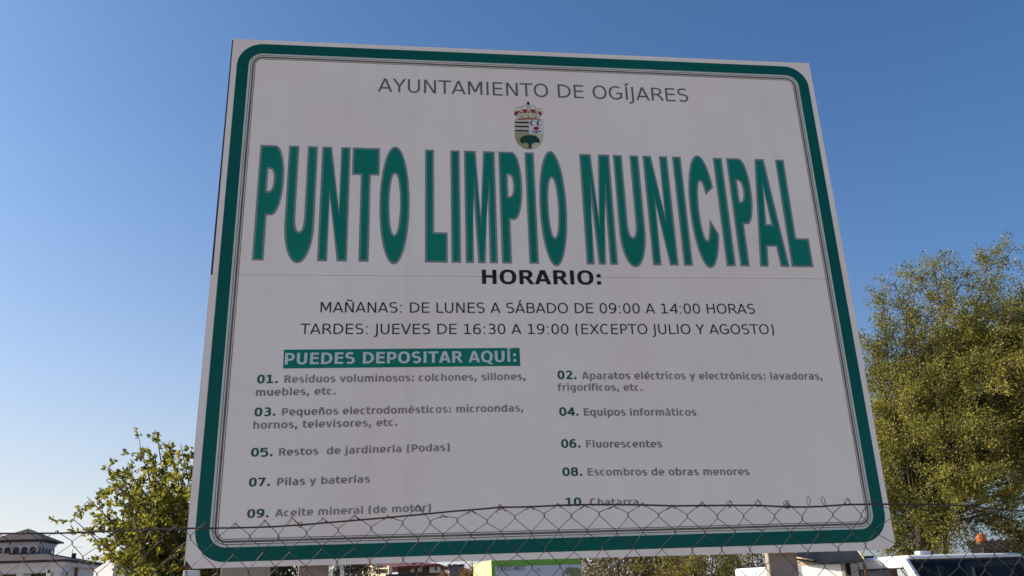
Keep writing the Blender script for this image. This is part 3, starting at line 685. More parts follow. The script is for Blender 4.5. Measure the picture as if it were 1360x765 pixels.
# ------------------------------------------------------------------ trees
def leaves(pos, dirs, size, seed, name, m, parent, shape='leaf', aspect=.5, tints=None):
    rng = np.random.default_rng(seed); n = len(pos); d = dirs / np.linalg.norm(dirs, axis=1)[:, None]
    rnd = rng.normal(size=(n, 3)); s = np.cross(d, rnd); s /= np.linalg.norm(s, axis=1)[:, None] + 1e-9; nn = np.cross(d, s)
    L = (size * rng.uniform(.6, 1.25, n))[:, None]; W = L * aspect
    if shape == 'leaf':
        q = [pos, pos + d * L * .35 + s * W * .5 + nn * W * .16, pos + d * L * .7 + s * W * .38 + nn * W * .1, pos + d * L - nn * L * .12,
             pos + d * L * .7 - s * W * .38 + nn * W * .1, pos + d * L * .35 - s * W * .5 + nn * W * .16]
        v = np.stack(q, 1).reshape(-1, 3); k = np.arange(n)[:, None] * 6
        f = np.concatenate([k + np.array([[0, 1, 2, 3]]), k + np.array([[0, 3, 4, 5]])], 1).reshape(-1, 4)
    else:
        q = [pos, pos + d * L * .5 + s * W * .5, pos + d * L, pos + d * L * .5 - s * W * .5]
        v = np.stack(q, 1).reshape(-1, 3); f = np.arange(n * 4).reshape(-1, 4)
    me = bpy.data.meshes.new(name); nf = len(f)
    me.vertices.add(len(v)); me.vertices.foreach_set('co', v.astype(np.float32).ravel())
    me.loops.add(nf * 4); me.loops.foreach_set('vertex_index', f.astype(np.int32).ravel())
    me.polygons.add(nf); me.polygons.foreach_set('loop_start', np.arange(nf, dtype=np.int32) * 4)
    t = tints if tints is not None else rng.beta(2, 2.6, n)
    at_ = me.attributes.new('tint', 'FLOAT', 'FACE'); at_.data.foreach_set('value', np.repeat(t, nf // n).astype(np.float32))
    me.materials.append(m); me.update(calc_edges=True)
    o = bpy.data.objects.new(name, me); COL.objects.link(o); o.parent = parent; return o

def bent(a, b, k, rng, n=8, sag=0.0):
    a, b = np.array(a, float), np.array(b, float); L = np.linalg.norm(b - a)
    off = rng.normal(size=3) * k * L; t = np.linspace(0, 1, n)[:, None]
    p = a + (b - a) * t + off * np.sin(t * math.pi) ; p[:, 2] += (-sag * L * t[:, 0] ** 2 + sag * L * t[:, 0]); return p

def tree(name, label, base, top_of_trunk, tips, leaf, mname, seed, per=26, sub=7, sublen=.6, r0=.14, shape='leaf', aspect=.55, conc=1.0, limb=1.0, droop=.25, up=.0, spread=1.0, group=None, start=.35, extra_trunks=(), leafout=.55, cat='tree'):
    rng = np.random.default_rng(seed); base = Vector(base)
    t = thing(name, label, cat, base, 0, group); b0 = np.array(base)
    tt = np.array(top_of_trunk, float) - b0
    tr = MB(); p = bent((0, 0, -.1), tt, .03, rng, 9); tr.tube([tuple(q) for q in p], list(np.linspace(r0 * 1.25, r0 * .72, 9)), 10)
    for et in extra_trunks:
        q = bent((rng.normal() * .1, rng.normal() * .1, -.1), np.array(et) - b0, .04, rng, 9); tr.tube([tuple(x) for x in q], list(np.linspace(r0 * .9, r0 * .3, 9)), 8)
    PL, DL = [], []; tw_ = MB(); limbs = tr
    for i, tp in enumerate(tips):
        e = np.array(tp) - b0; st = p[-1 - int(rng.integers(0, 3))]
        lb = bent(st, e, .06, rng, 9, .12); L = np.linalg.norm(e - st)
        ra = r0 * .42 * min(1, L / 2.2 + .2) * limb
        limbs.tube([tuple(x) for x in lb], list(np.linspace(ra, .006, 9)), 6)
        dirl = np.gradient(lb, axis=0)
        ns = sub + int(rng.integers(0, 3))
        for k in range(ns):
            u = start + (1 - start) * ((k + rng.uniform(0, 1)) / ns) ** conc; ii = min(8 * u, 7.999); i0 = int(ii); fr_ = ii - i0
            o = lb[i0] * (1 - fr_) + lb[i0 + 1] * fr_; dd = dirl[i0] / (np.linalg.norm(dirl[i0]) + 1e-9)
            rd = rng.normal(size=3); rd /= np.linalg.norm(rd); v = dd * .8 + rd * .95 * spread + np.array([0, 0, up]); v /= np.linalg.norm(v)
            sl_ = sublen * rng.uniform(.45, 1.2) * (1.15 - .35 * u)
            tg = bent(o, o + v * sl_ + np.array([0, 0, -droop * sl_]), .06, rng, 5)
            tw_.tube([tuple(x) for x in tg], [.006, .005, .004, .003, .002] if sublen > .45 else .003, 3, False, False)
            m_ = per; uu = rng.uniform(0.1, 1, m_) ** .8; jj = np.minimum(uu * 4, 3.999); j0 = jj.astype(int); ff = (jj - j0)[:, None]
            pp = tg[j0] * (1 - ff) + tg[j0 + 1] * ff
            dv = rng.normal(size=(m_, 3)) * .75 + v * leafout + np.array([0, 0, -.35])
            off = rng.normal(size=(m_, 3)) * leaf * (.22 if shape == 'leaf' else 1.3)
            PL.append(pp + off); DL.append(dv)
    tr.build('trunk', M['bark'], t)
    tw_.build('twigs', M['bark'], t)['kind'] = 'stuff'
    P = np.concatenate(PL); D = np.concatenate(DL)
    # neighbouring leaves share a tone
    ph = np.sin(P[:, 0] * 2.1 + seed) * np.sin(P[:, 1] * 2.7) * np.sin(P[:, 2] * 2.4 + seed * .7)
    tn = np.clip(rng.beta(2, 2.8, len(P)) + ph * .28, 0, 1)
    leaves(P, D, leaf, seed + 5, 'crown', M[mname], t, shape, aspect, tn)['kind'] = 'stuff'; return t

def ell_tips(c, r, n, seed, zmin=-1.0, k0=.82, k1=1.08, inner=.3):
    rng = np.random.default_rng(seed); out = []
    for i in range(n):
        z = 1 - 2 * (i + .5) / n; z = zmin + (z + 1) / 2 * (1 - zmin); a = i * 2.399963 + rng.uniform(-.25, .25); s = math.sqrt(max(0, 1 - z * z))
        k = rng.uniform(k0, k1) if rng.uniform() > inner else rng.uniform(.35, .75)
        out.append((c[0] + r[0] * s * math.cos(a) * k, c[1] + r[1] * s * math.sin(a) * k, c[2] + r[2] * z * k))
    return out

# left tree: broad yellowing leaves
TY = 14.0
c = at(274, 690, TY); tb = at(275, 760, TY)
tips = ell_tips(c, (1.6, 1.5, 1.15), 56, 4, -.75)
for px, py, dy in [(208, 578, 0), (186, 592, .2), (183, 606, -.2), (222, 590, -.3), (144, 621, 0), (160, 640, .2), (116, 660, -.1), (140, 668, .3), (98, 690, 0), (125, 697, -.3), (240, 590, .3), (150, 720, .2), (145, 735, -.2), (200, 640, -.5), (180, 660, -.6), (200, 700, -.7), (170, 700, -.6), (205, 745, -.3), (170, 745, .1), (245, 640, -.5), (240, 715, -.6), (205, 615, -.2), (165, 635, -.2), (255, 600, 0),
                   (310, 755, -.5), (345, 758, -.3), (370, 756, -.1), (330, 745, .1), (230, 752, 0), (255, 665, -.6), (225, 670, -.5), (185, 720, -.5), (150, 690, 0)]:
    tips.append(tuple(at(px, py, TY + dy)))
tree('mulberry_tree', 'leafy tree with broad yellowing green leaves beside the left edge of the sign', (tb.x, TY, 0), (tb.x, TY, 1.75), tips, .078, 'leaf_mulberry', 21,
     per=16, sub=10, sublen=.46, r0=.09, shape='leaf', aspect=.62, droop=.1, start=.45)

# right tree: tall, fine leaves
RY = 15.0
tb = at(1212, 745, RY); c = at(1398, 526, RY + .8)
tips = ell_tips(c, (2.7, 2.6, 2.18), 270, 9, -.62, .78, 1.0, .45)
for px, py, dy in [(1188, 374, 0), (1211, 362, .2), (1167, 425, 0), (1174, 400, -.1), (1238, 343, 0), (1262, 344, .3), (1292, 350, 0), (1327, 328, 0), (1345, 330, -.3), (1164, 445, 0), (1160, 460, .2), (1162, 500, 0), (1158, 530, -.2), (1163, 560, .1),
                   (1170, 590, 0), (1166, 620, .2), (1182, 640, 0), (1195, 600, -.5), (1200, 520, -.8), (1190, 450, -.5), (1215, 400, -.4), (1260, 380, -.8), (1300, 370, -.8), (1240, 480, -1.2), (1290, 470, -1.5), (1230, 560, -1.1), (1280, 560, -1.6), (1260, 630, -1.2), (1320, 620, -1.6),
                   (1230, 680, -.5), (1215, 700, .2), (1180, 680, .3), (1190, 720, .1), (1330, 560, -1.8), (1330, 480, -1.7), (1355, 400, -1.3), (1350, 660, -1.0), (1290, 650, -1.0), (1175, 530, .5), (1180, 480, .6), (1172, 650, -.2), (1205, 640, .4),(1220,610,.2),(1245,700,.5), (1210,430,.5),(1225,372,.2), (1346, 700, -.5), (1357, 716, -.3), (1372, 700, -.6), (1185, 700, .5), (1198, 735, .4), (1228, 725, .5), (1176, 665, .3), (1215, 660, -.3), (1240, 712, -.2), (1262, 690, -.4)]:
    tips.append(tuple(at(px, py, RY + dy)))
q1 = at(1207, 640, RY); q2 = at(1222, 600, RY + .2)
tree('elm_tree', 'tall tree with fine olive yellow foliage rising behind the white truck at the right', (tb.x, RY, 0), (q1.x + .1, RY, q1.z + .1), tips, .045, 'leaf_elm', 5,
     per=90, sub=17, sublen=.66, r0=.065, shape='quad', aspect=.5, droop=.12, start=.3, conc=.6, limb=.55, extra_trunks=[tuple(q2), tuple(at(1238, 560, RY + .6))])

def small_tree(name, label, px, py, Y, rx, rz, mname, seed, n=26, leaf=.07, per=30, group=None, sub=9, sublen=.42):
    c = at(px, py, Y)
    return tree(name, label, (c.x, Y, 0), (c.x, Y, max(.7, c.z - rz * .5)), ell_tips(c, (rx, rx * .9, rz), n, seed, -.9), leaf, mname, seed, per=per, sub=sub, sublen=sublen, r0=.09, shape='quad', aspect=.55, group=group, droop=.1, conc=.7, limb=.5)
small_tree('bush_tree', 'brownish olive tree just right of the green clothes container, below the sign', 822, 752, 19, 1.15, 1.15, 'leaf_olive', 31, 34, .06, 30)
small_tree('bush_tree', 'yellow green tree in the gap below the middle right of the sign', 928, 752, 18, 1.1, 1.1, 'leaf_yellow', 32, 34, .055, 34)
small_tree('bush_tree', 'middle tree of the row under the sign, between brownish and yellow green ones', 876, 756, 20.5, 1.0, 1.1, 'leaf_olive', 33, 28, .06, 28)
small_tree('bush_tree', 'dark sparse tree beside the right hand concrete sign post', 990, 748, 22, 1.1, 1.1, 'leaf_dark', 34, 20, .06, 20)
small_tree('bush_tree', 'dark tree behind the white arch below the left of the sign', 462, 756, 24, 1.1, 1.0, 'leaf_dark', 35, 26, .07, 22)
small_tree('bush_tree', 'autumn brown tree against the left side of the green clothes container', 624, 764, 26, .22, .30, 'leaf_autumn', 36, 12, .05, 22, sublen=.16)
small_tree('shrub', 'red brown shrub beside the dark crenellated building', 589.5, 766, 30, .16, .22, 'leaf_autumn', 37, 10, .05, 20, sublen=.12)
small_tree('shrub', 'dark shrub between the beige concrete pier and the left sign post', 372, 758, 10.5, .30, .30, 'leaf_dark', 38, 14, .05, 16, sublen=.2)

# ------------------------------------------------------------------ clothes container
BY = 11.0
p0 = at(652.5, 743, BY); p1 = at(773, 741, BY)
yaw = R(15)
bank = thing('clothes_container', 'green and lime clothes recycling container with pale poster, under the sign', 'container', (p0.x, BY, 0), yaw)
bw = 1.165; H0 = p0.z; bd = 1.15
MB().rbox(0.012, bw - .012, 0.02, bd, .08, H0, .02, 2).build('body', M['bank_lime'], bank)
MB().prism([(0, .12), (0, H0 - .01), (.02, H0 + .004), (bw - .04, H0 + .004), (bw, H0 - .06), (bw, .12)], 'y', -0.004, 0.018).build('front_panel', M['bank_green'], bank)
pos = MB().box(.045, bw - .006, -0.009, -0.0045, .95, H0 - .085).build('poster', M['poster'], bank)
def BLc_(px, py):
    d = M3 @ cray(px, py); n = Vector((math.sin(yaw), -math.cos(yaw), 0)); o = Vector((p0.x, BY, 0)); u = Vector((math.cos(yaw), math.sin(yaw), 0))
    q = EYE + d * ((o - EYE).dot(n) / d.dot(n)); return ((q - o).dot(u), q.z)
text('EAST-WEST', (666, 758.2), (697.5, 757.7), 6.0, True, M['ink_poster'], 'lettering', bank, BLc_, -.0105)
def bpoly(name, pts, m, y): return sheet(name, [BLc_(*p) for p in pts], m, y, 0, bank)
bpoly('emblem', [(659.5, 757.8), (659.5, 753.5), (664, 752.5), (664, 757.8)], M['ink_poster'], -.0105)
bpoly('emblem', [(660.4, 756.9), (660.4, 754.4), (663.2, 753.7), (663.2, 756.9)], M['poster'], -.0112)
text('Textiles', (668, 761.2), (696, 761), 1.6, True, M['ink_poster'], 'lettering', bank, BLc_, -.0105) if False else None
bpoly('map_print', [(747, 790), (748, 768), (746, 763), (750, 758), (752, 754), (757, 753.2), (763, 754.2), (767, 753.6), (771, 757), (772, 762), (772, 790)], M['poster_green'], -.0105)
bpoly('map_print', [(749, 765), (749.5, 762), (752, 761.5), (753.5, 763), (756, 762), (757, 765), (755, 768), (751, 768)], M['poster'], -.0112)
tri3 = []
for k in range(3):
    a0 = R(90 + 120 * k); cx_, cy_ = 714.8, 756.6; r_ = 2.8
    A = (cx_ + r_ * math.cos(a0 + .35), cy_ - r_ * math.sin(a0 + .35)); B_ = (cx_ + r_ * math.cos(a0 + 1.75), cy_ - r_ * math.sin(a0 + 1.75))
    i0 = (cx_ + (r_ - 1.3) * math.cos(a0 + .35), cy_ - (r_ - 1.3) * math.sin(a0 + .35)); i1 = (cx_ + (r_ - 1.3) * math.cos(a0 + 1.75), cy_ - (r_ - 1.3) * math.sin(a0 + 1.75))
    bpoly('recycling_arrow', [A, B_, i1, i0], M['ink_poster'], -.0105)
bpoly('white_mark', [(732, 744.5), (731.4, 742.6), (732.6, 740.8), (734, 740.2), (733.2, 742), (732.9, 744)], M['crest_white'], -.0062)
ch_ = MB().box(.2, .95, -.03, -.0115, 1.05, 1.30).build('hatch', M['bank_green'], bank)
MB().tube([(.4, -.05, 1.17), (.75, -.05, 1.17)], .012, 8).build('handle', M['trim_black'], ch_)
for a in (.08, bw - .2):
    MB().box(a, a + .12, .1, bd - .1, -.02, .08).build('foot', M['trim_black'], bank)

# ------------------------------------------------------------------ beige pier, white box, arch
a = at(294.5, 750, 8.5); b = at(351.5, 750, 8.5)
pier = thing('concrete_pier', 'wide beige rendered concrete pier under the lower left of the sign', 'pier', ((a.x + b.x) / 2, 8.5, 0), R(6))
w = (b.x - a.x) / 2
MB().box(-w, w, 0, .3, -.1, 2.15).build('shaft', M['concrete_pale'], pier, .008)
MB().box(-w - .03, w + .03, -.03, .33, 2.153, 2.22).build('cap', M['concrete'], pier, .01)
a = at(244, 756, 12); b = at(262.5, 756, 12)
cab = thing('white_cabinet', 'pale white cabinet standing at the lower left corner of the sign', 'cabinet', ((a.x + b.x) / 2, 12, 0), R(4))
w = .095
MB().rbox(-w, w, 0, .12, .1, at(250, 757.5, 12).z, .01).build('body', M['plaster'], cab)
MB().box(-w + .02, w - .02, -.012, -.001, .2, 1.7).build('door', M['plaster'], cab)
MB().box(-w, w, .02, .11, 0, .099).build('base', M['concrete'], cab)

c = at(446, 747, 15)
arch = thing('garden_arch', 'small white metal arch standing left of the pale ornate house', 'arch', (c.x, 15, 0), 0)
for r_, dy in ((.095, 0), (.095, .18)):
    pts = [(-r_, dy, 0), (-r_, dy, c.z - r_ - .05)] + [(-r_ * math.cos(R(a)), dy, c.z - r_ - .05 + (r_ + .02) * math.sin(R(a))) for a in range(15, 180, 15)] + [(r_, dy, c.z - r_ - .05), (r_, dy, 0)]
    MB().tube(pts, .018, 8).build('hoop', M['truck_white'], arch)
for z in (.3, .7, 1.1, 1.5):
    for s in (-1, 1): MB().tube([(s * .095, 0, z), (s * .095, .18, z)], .008, 6).build('rung', M['truck_white'], arch)

a = at(983, 755, 14.5); b = at(1024, 753, 14.5)
box = thing('white_tank', 'sunlit cream white tank box standing left of the right hand concrete sign post', 'tank', (a.x, 14.9, 0), R(-38))
MB().rbox(0, .78, 0, .7, .25, a.z + .01, .03).build('body', M['truck_white'], box)
for x in (.18, .36, .54): MB().box(x, x + .012, -.006, -.001, .35, a.z - .06).build('rib', M['white_edge'], box)
for x, y in ((.05, .05), (.67, .05), (.05, .6), (.67, .6)): MB().box(x, x + .06, y, y + .06, -.02, .26).build('leg', M['trim_black'], box)

# ------------------------------------------------------------------ lean-to shed left of the truck
SY = 13.5
a = at(1064, 751, SY)
shed = thing('lean_to_shed', 'small white shed with dark sloping roof between sign post and truck', 'shed', (a.x, SY, 0), R(-34))
wl = 1.02; zt_ = a.z
def lp(px, py, yy=0.0):
    return at(px, py, SY)
MB().box(0, .57, 0, .08, 0, zt_ - .005).build('wall', M['truck_white'], shed)
MB().box(0, .08, .081, .55, 0, zt_ - .01).build('wall', M['plaster'], shed)
MB().box(.0, .92, .551, .60, 0, zt_ + .1).build('wall', M['dark'], shed)  # dark colour stands in for the shade inside the opening
MB().box(.571, .62, -.002, .078, 0, zt_ + .004).build('corner_post', M['concrete_pale'], shed)
MB().box(.885, .905, -.002, .078, 0, zt_ - .01).build('corner_post', M['wood'], shed)
MB().prism([(-.05, zt_ + .0), (.36, zt_ + .0), (-.04, zt_ + .075)], 'y', -.004, .05).build('fascia', M['beige'], shed)
# the roof slopes down towards the viewer
rf = MB(); y0, y1 = -.10, .62
A = [(-.07, y0, zt_ + .12), (.33, y0, zt_ + .035), (.93, y0, zt_ + .03), (.60, y1, zt_ + .36), (-.07, y1, zt_ + .36)]
rf.add(A + [(x, y, z - .035) for x, y, z in A], [(0, 1, 2, 3, 4), (9, 8, 7, 6, 5), (0, 5, 6, 1), (1, 6, 7, 2), (2, 7, 8, 3), (3, 8, 9, 4), (4, 9, 5, 0)])
roofo = rf.build('roof', M['shed_roof'], shed)
MB().tube([(-.08, y0 - .01, zt_ + .125), (.22, y0 - .012, zt_ + .062)], .011, 6).build('edge_trim', M['beige'], shed)
MB().tube([(.94, y0 - .01, zt_ + .04), (.61, y1, zt_ + .37)], .012, 6).build('edge_trim', M['beige'], shed)

# ------------------------------------------------------------------ tiled building at the far right
TYY = 24
a = at(1290, 722, TYY); b = at(1372, 716, TYY)
tb_ = thing('tiled_outbuilding', 'low outbuilding with corrugated tile roof darkened for eave shade behind the truck cab', 'building', (a.x, TYY, 0), R(-6))
MB().box(.5, 4.2, .3, 1.1, 0, a.z - .345).build('wall', M['plaster_cream'], tb_)
rl = MB(); rl.add([(0, 0, a.z - .28), (4.6, 0, a.z - .28), (4.6, 1.2, a.z + .07), (.35, 1.2, a.z + .07), (0, 0, a.z - .34), (4.6, 0, a.z - .34), (4.6, 1.2, a.z + .01), (.35, 1.2, a.z + .01)],
                  [(0, 1, 2, 3), (7, 6, 5, 4), (0, 4, 5, 1), (1, 5, 6, 2), (2, 6, 7, 3), (3, 7, 4, 0)])
rf_ = rl.build('roof', M['dark'], tb_)  # dark colour carries the shade of the eave's underside
tile = None
for i in range(21):
    x = .42 + i * .198
    if tile is None:
        mb = MB(); seg = []
        for yy, zz in ((-.05, a.z - .30), (1.2, a.z + .07)):
            for an in range(0, 181, 30): seg.append((-.09 * math.cos(R(an)), yy, zz + .075 * math.sin(R(an))))
        mb.add(seg, [(k, k + 1, k + 8, k + 7) for k in range(6)] + [(0, 1, 2, 3, 4, 5, 6)], True)
        tile = mb.build('tile_row', M['eave_shade_brown'], rf_); tile.location.x = x
    else:
        o = tile.copy(); COL.objects.link(o); o.parent = rf_; o.location.x = x
a = at(1338, 735, 20)
gc = thing('green_skip', 'green waste skip seen over the truck roof at the right edge', 'skip', (a.x, 20, 0), R(4))
MB().prism([(0, .3), (.25, .05), (2.6, .05), (2.9, a.z), (0, a.z)], 'y', 0, 1.7).build('body', M['container_green'], gc)
MB().box(-.05, 2.95, -.05, -.001, a.z - .1, a.z + .02).build('rim', M['container_green'], gc)

# ------------------------------------------------------------------ truck
TRY = 12.4
corner = at(1214, 736, TRY); zr = corner.z
TYAW = R(20)
truck = thing('light_truck', 'white light truck cab with an amber beacon above it, at the lower right', 'truck', (corner.x, TRY, 0), TYAW)
TW = 2.25; TD = 1.38; belt = 1.28; P_ = M['truck_white']
# local: x across the front (0..TW), y towards the back, front face at y=0
body = MB(); body.rbox(0, TW, -.35, TD, .45, belt, .09, 3); body.build('cab_body', P_, truck)
rp = []
for (z, inx, iny) in ((zr - .058, 0, 0), (zr - .035, .008, .006), (zr - .012, .035, .025), (zr, .09, .07), (zr + .012, .4, .3)):
    x0, x1, y0, y1 = inx, TW - inx, .18 + iny, TD - iny; r_ = .10
    ringp = []
    for cx, cy, a_ in ((x1 - r_, y1 - r_, 0), (x0 + r_, y1 - r_, 90), (x0 + r_, y0 + r_, 180), (x1 - r_, y0 + r_, 270)):
        ringp += [(q[0], q[1], z) for q in earc(cx, cy, r_, r_, a_, a_ + 90, 5)]
    rp.append(ringp)
rm = MB(); n_ = len(rp[0]); vs = [v for q in rp for v in q]
rm.add(vs, [(i * n_ + k, i * n_ + (k + 1) % n_, (i + 1) * n_ + (k + 1) % n_, (i + 1) * n_ + k) for i in range(len(rp) - 1) for k in range(n_)] + [tuple(range((len(rp) - 1) * n_, len(rp) * n_))], True)
rm.f.append(tuple(range(n_))[::-1]); rm.sm.append(False)
roof_t = rm.build('roof', P_, truck)
# pillars
def quadpost(mb, a, b, w, d):
    (x0, y0, z0), (x1, y1, z1) = a, b
    mb.add([(x0, y0, z0), (x0 + w, y0, z0), (x0 + w, y0 + d, z0), (x0, y0 + d, z0), (x1, y1, z1), (x1 + w, y1, z1), (x1 + w, y1 + d, z1), (x1, y1 + d, z1)], [(3, 2, 1, 0), (4, 5, 6, 7), (0, 1, 5, 4), (1, 2, 6, 5), (2, 3, 7, 6), (3, 0, 4, 7)])
zt2 = zr - .057
for s in (0, 1):
    x = 0 if s == 0 else TW - .07
    a_ = MB(); quadpost(a_, (x, -.28, belt - .05), (x, .18, zt2 - .002), .07, .13); a_.build('pillar', P_, truck, .012)
    c_ = MB(); quadpost(c_, (x, TD - .20, belt - .05), (x, TD - .22, zt2 - .002), .07, .20); c_.build('pillar', P_, truck, .012)
    # door frame header
    h_ = MB().box(x + .001, x + .069, .271, TD - .221, zt2 - .105, zt2 - .001); h_.build('door_frame', P_, truck)
    g_ = MB(); xx = x + .035
    g_.add([(xx, -.15, belt), (xx, TD - .22, belt), (xx, TD - .24, zt2 - .106), (xx, .30, zt2 - .106)], [(0, 1, 2, 3)]); g_.build('side_window', M['side_glass'], truck)
    sl2 = MB(); sl2.tube([(xx - .012 + .024 * s, -.12, belt + .0), (xx - .04 + .08 * s, .30, zt2 - .112), (xx - .04 + .08 * s, TD - .25, zt2 - .112), (xx - .012 + .024 * s, TD - .24, belt)], .013, 6); sl2.build('window_seal', M['trim_black'], truck)
    dr = MB().rbox(-.012 if s == 0 else TW - .03, .03 if s == 0 else TW + .012, -.05, TD - .25, .5, belt - .03, .012, 2).build('door', P_, truck)
    MB().box(-.03 if s == 0 else TW + .012, -.0125 if s == 0 else TW + .03, TD - .5, TD - .33, belt - .18, belt - .14).build('handle', M['trim_black'], dr)
    hl = MB().lathe([(0, 0), (.09, .0), (.10, .03), (.10, .05)], 0, 0, 18); ho = hl.build('headlight', M['lamp_lens'], truck); ho.rotation_euler = (R(90), 0, 0); ho.location = (.25 if s == 0 else TW - .25, -.345, .85)
    mr = MB().rbox(-.26 if s == 0 else TW + .12, -.12 if s == 0 else TW + .26, -.1, -.05, belt + .02, belt + .30, .02, 2).build('mirror', M['trim_black'], truck)
    MB().tube([(-.19 if s == 0 else TW + .19, -.07, belt + .1), (-.0 if s == 0 else TW, -.05, belt - .02)], .012, 6).build('mirror_arm', M['trim_black'], mr)
ws = MB().add([(.05, -.26, belt), (TW - .05, -.26, belt), (TW - .05, .205, zt2), (.05, .205, zt2)], [(0, 1, 2, 3)]).build('windscreen', M['cab_glass'], truck)
MB().tube([(.075, -.255, belt + .02), (.075, .195, zt2 - .02), (TW - .075, .195, zt2 - .02), (TW - .075, -.255, belt + .02)], .016, 6).build('windscreen_seal', M['trim_black'], ws)
MB().box(.35, .40, .02, .04, belt + .1, belt + .102).build('wiper', M['trim_black'], ws)
# headlining, rear wall with two windows
MB().box(.075, TW - .075, .29, TD - .21, zt2 - .035, zt2 - .004).build('headlining', M['trim_black'], truck)
rw = MB(); rw.box(.071, TW - .071, TD - .10, TD - .05, belt - .2, belt + .16)
rw.box(.071, TW - .071, TD - .10, TD - .05, zt2 - .07, zt2 - .003)
for x0, x1 in ((.071, .16), (.78, 1.22), (1.84, TW - .071)): rw.box(x0, x1, TD - .099, TD - .051, belt + .161, zt2 - .071)
rw.build_each('rear_panel', M['trim_black'], truck)
for x0, x1 in ((.16, .78), (1.22, 1.84)): MB().box(x0, x1, TD - .08, TD - .074, belt + .161, zt2 - .071).build('rear_window', M['cab_glass'], truck)
for x in (.2, 1.15):
    st = MB().rbox(x, x + .5, .75, 1.25, .85, 1.0, .05).build('seat', M['seat_cloth'], truck)
    MB().rbox(x + .02, x + .48, 1.2, 1.34, 1.0, 1.52, .05).build('backrest', M['seat_cloth'], st)
MB().tube([(TW * .28 + .19 * math.cos(R(a)), .30 + .07 * math.sin(R(a)), 1.15 + .17 * math.sin(R(a))) for a in range(0, 361, 24)], .014, 8).build('steering_wheel', M['trim_black'], truck)
MB().tube([(.62, .26, zt2 - .02), (.625, .24, zt2 - .30)], .006, 6).build('aerial', M['chrome'], truck)
MB().rbox(.1, TW - .1, -.42, -.34, .38, .60, .03).build('bumper', M['trim_black'], truck)
gr = MB()
for z in (.70, .76, .82, .88, .94): gr.box(.42, TW - .42, -.362, -.346, z, z + .03)
gr.build_each('grille_bar', M['trim_black'], truck)
MB().box(.66, 1.18, -.435, -.4205, .44, .55).build('number_plate', M['white_edge'], truck)
bedo = MB().box(.02, TW - .02, TD + .12, TD + 2.9, .78, .90)
bedo.build('bed_floor', M['stone_and_shade_grey'], truck)
for a_ in ((.02, .06, TD + .12, TD + 2.9), (TW - .06, TW - .02, TD + .12, TD + 2.9), (.061, TW - .061, TD + .12, TD + .16), (.061, TW - .061, TD + 2.86, TD + 2.9)): MB().box(*a_, .901, 1.28).build('bed_side', P_, truck)
for y in (.35, TD + 2.0):
    for x in (.12, TW - .12):
        wm = MB().lathe([(.0, -.1), (.2, -.1), (.33, -.09), (.35, -.05), (.35, .05), (.33, .09), (.2, .1), (0, .1)], 0, 0, 24); wo = wm.build('wheel', M['rubber'], truck)
        wo.rotation_euler = (0, R(90), 0); wo.location = (x, y, .35)
        MB().lathe([(0, -.112), (.1, -.112), (.18, -.104), (.19, -.1), (.19, .1), (.18, .104), (.1, .112), (0, .112)], 0, 0, 18).build('rim', M['chrome'], wo)
# amber beacon on a stalk and the small white lamp housing
bx, by = 1.0, .62
ba = at(1307, 734, TRY + .95)
inv = Matrix.Translation((corner.x, TRY, 0)) @ Matrix.Rotation(TYAW, 4, 'Z')
lb = inv.inverted() @ ba; print('beacon local', lb, 'roof z', zr)
be = thing('beacon_light', 'amber warning beacon on a short stalk above the truck cab roof', 'beacon', inv @ Vector((lb.x, lb.y, zr + .012)), 0)
hb = at(1303, 716.5, TRY + .95).z - zr
MB().lathe([(0, 0), (.05, 0), (.05, .012), (.014, .016), (.014, hb - .09), (.05, hb - .085), (.085, hb - .075), (.085, hb - .058), (0, hb - .058)], 0, 0, 18).build('base', M['trim_black'], be)
MB().lathe([(0, hb - .057), (.062, hb - .057), (.071, hb - .03), (.069, hb + .03), (.060, hb + .055), (.038, hb + .068), (0, hb + .072)], 0, 0, 24).build('lens', M['amber'], be)
MB().lathe([(0, hb - .055), (.03, hb - .055), (.03, hb + .03), (0, hb + .035)], 0, 0, 12).build('reflector', M['chrome'], be)
lb2 = inv.inverted() @ at(1226, 735, TRY + .5)
MB().rbox(lb2.x - .11, lb2.x + .11, lb2.y - .05, lb2.y + .06, zr + .008, zr + .055, .02, 2).build('roof_lamp', P_, truck)

# ------------------------------------------------------------------ villa at the left, arcaded tower
VY = 65.0
def hipped(mb, hx, z0, z1, top=0.0, th=.18):
    v = [(-hx, -hx, z0), (hx, -hx, z0), (hx, hx, z0), (-hx, hx, z0)]
    u = [(-top, -top, z1), (top, -top, z1), (top, top, z1), (-top, top, z1)] if top else [(0, 0, z1)]
    lo = [(x, y, z - th) for x, y, z in v]
    vs = v + lo + u
    f = [(7, 6, 5, 4), (0, 4, 5, 1), (1, 5, 6, 2), (2, 6, 7, 3), (3, 7, 4, 0)]
    if top: f += [(k, (k + 1) % 4, 8 + (k + 1) % 4, 8 + k) for k in range(4)] + [(8, 9, 10, 11)]
    else: f += [(k, (k + 1) % 4, 8) for k in range(4)]
    mb.add(vs, f); return mb
pc = at(38, 702, VY)
pc = at(38, 702, VY + 3)
villa = thing('white_villa', 'white villa at the far left with dark hipped roof and arcaded lantern tower', 'house', (pc.x, VY + 3, 0), R(6))
S_ = (VY + 3) / VY
zpk = at(38, 702, VY + 3).z; zte = at(60, 716, VY + 1.5).z; ztb = at(50, 729, VY + 1.5).z; zle = at(88, 741.5, VY - 2.5).z
print('villa', zpk, zte, ztb, zle)
hipped(MB(), 2.0, zte, zpk, 0, .10).build('tower_roof', M['roof_tile'], villa)
MB().box(-1.62, 1.62, -1.62, 1.62, zte - .34, zte - .101).build('cornice', M['plaster'], villa)
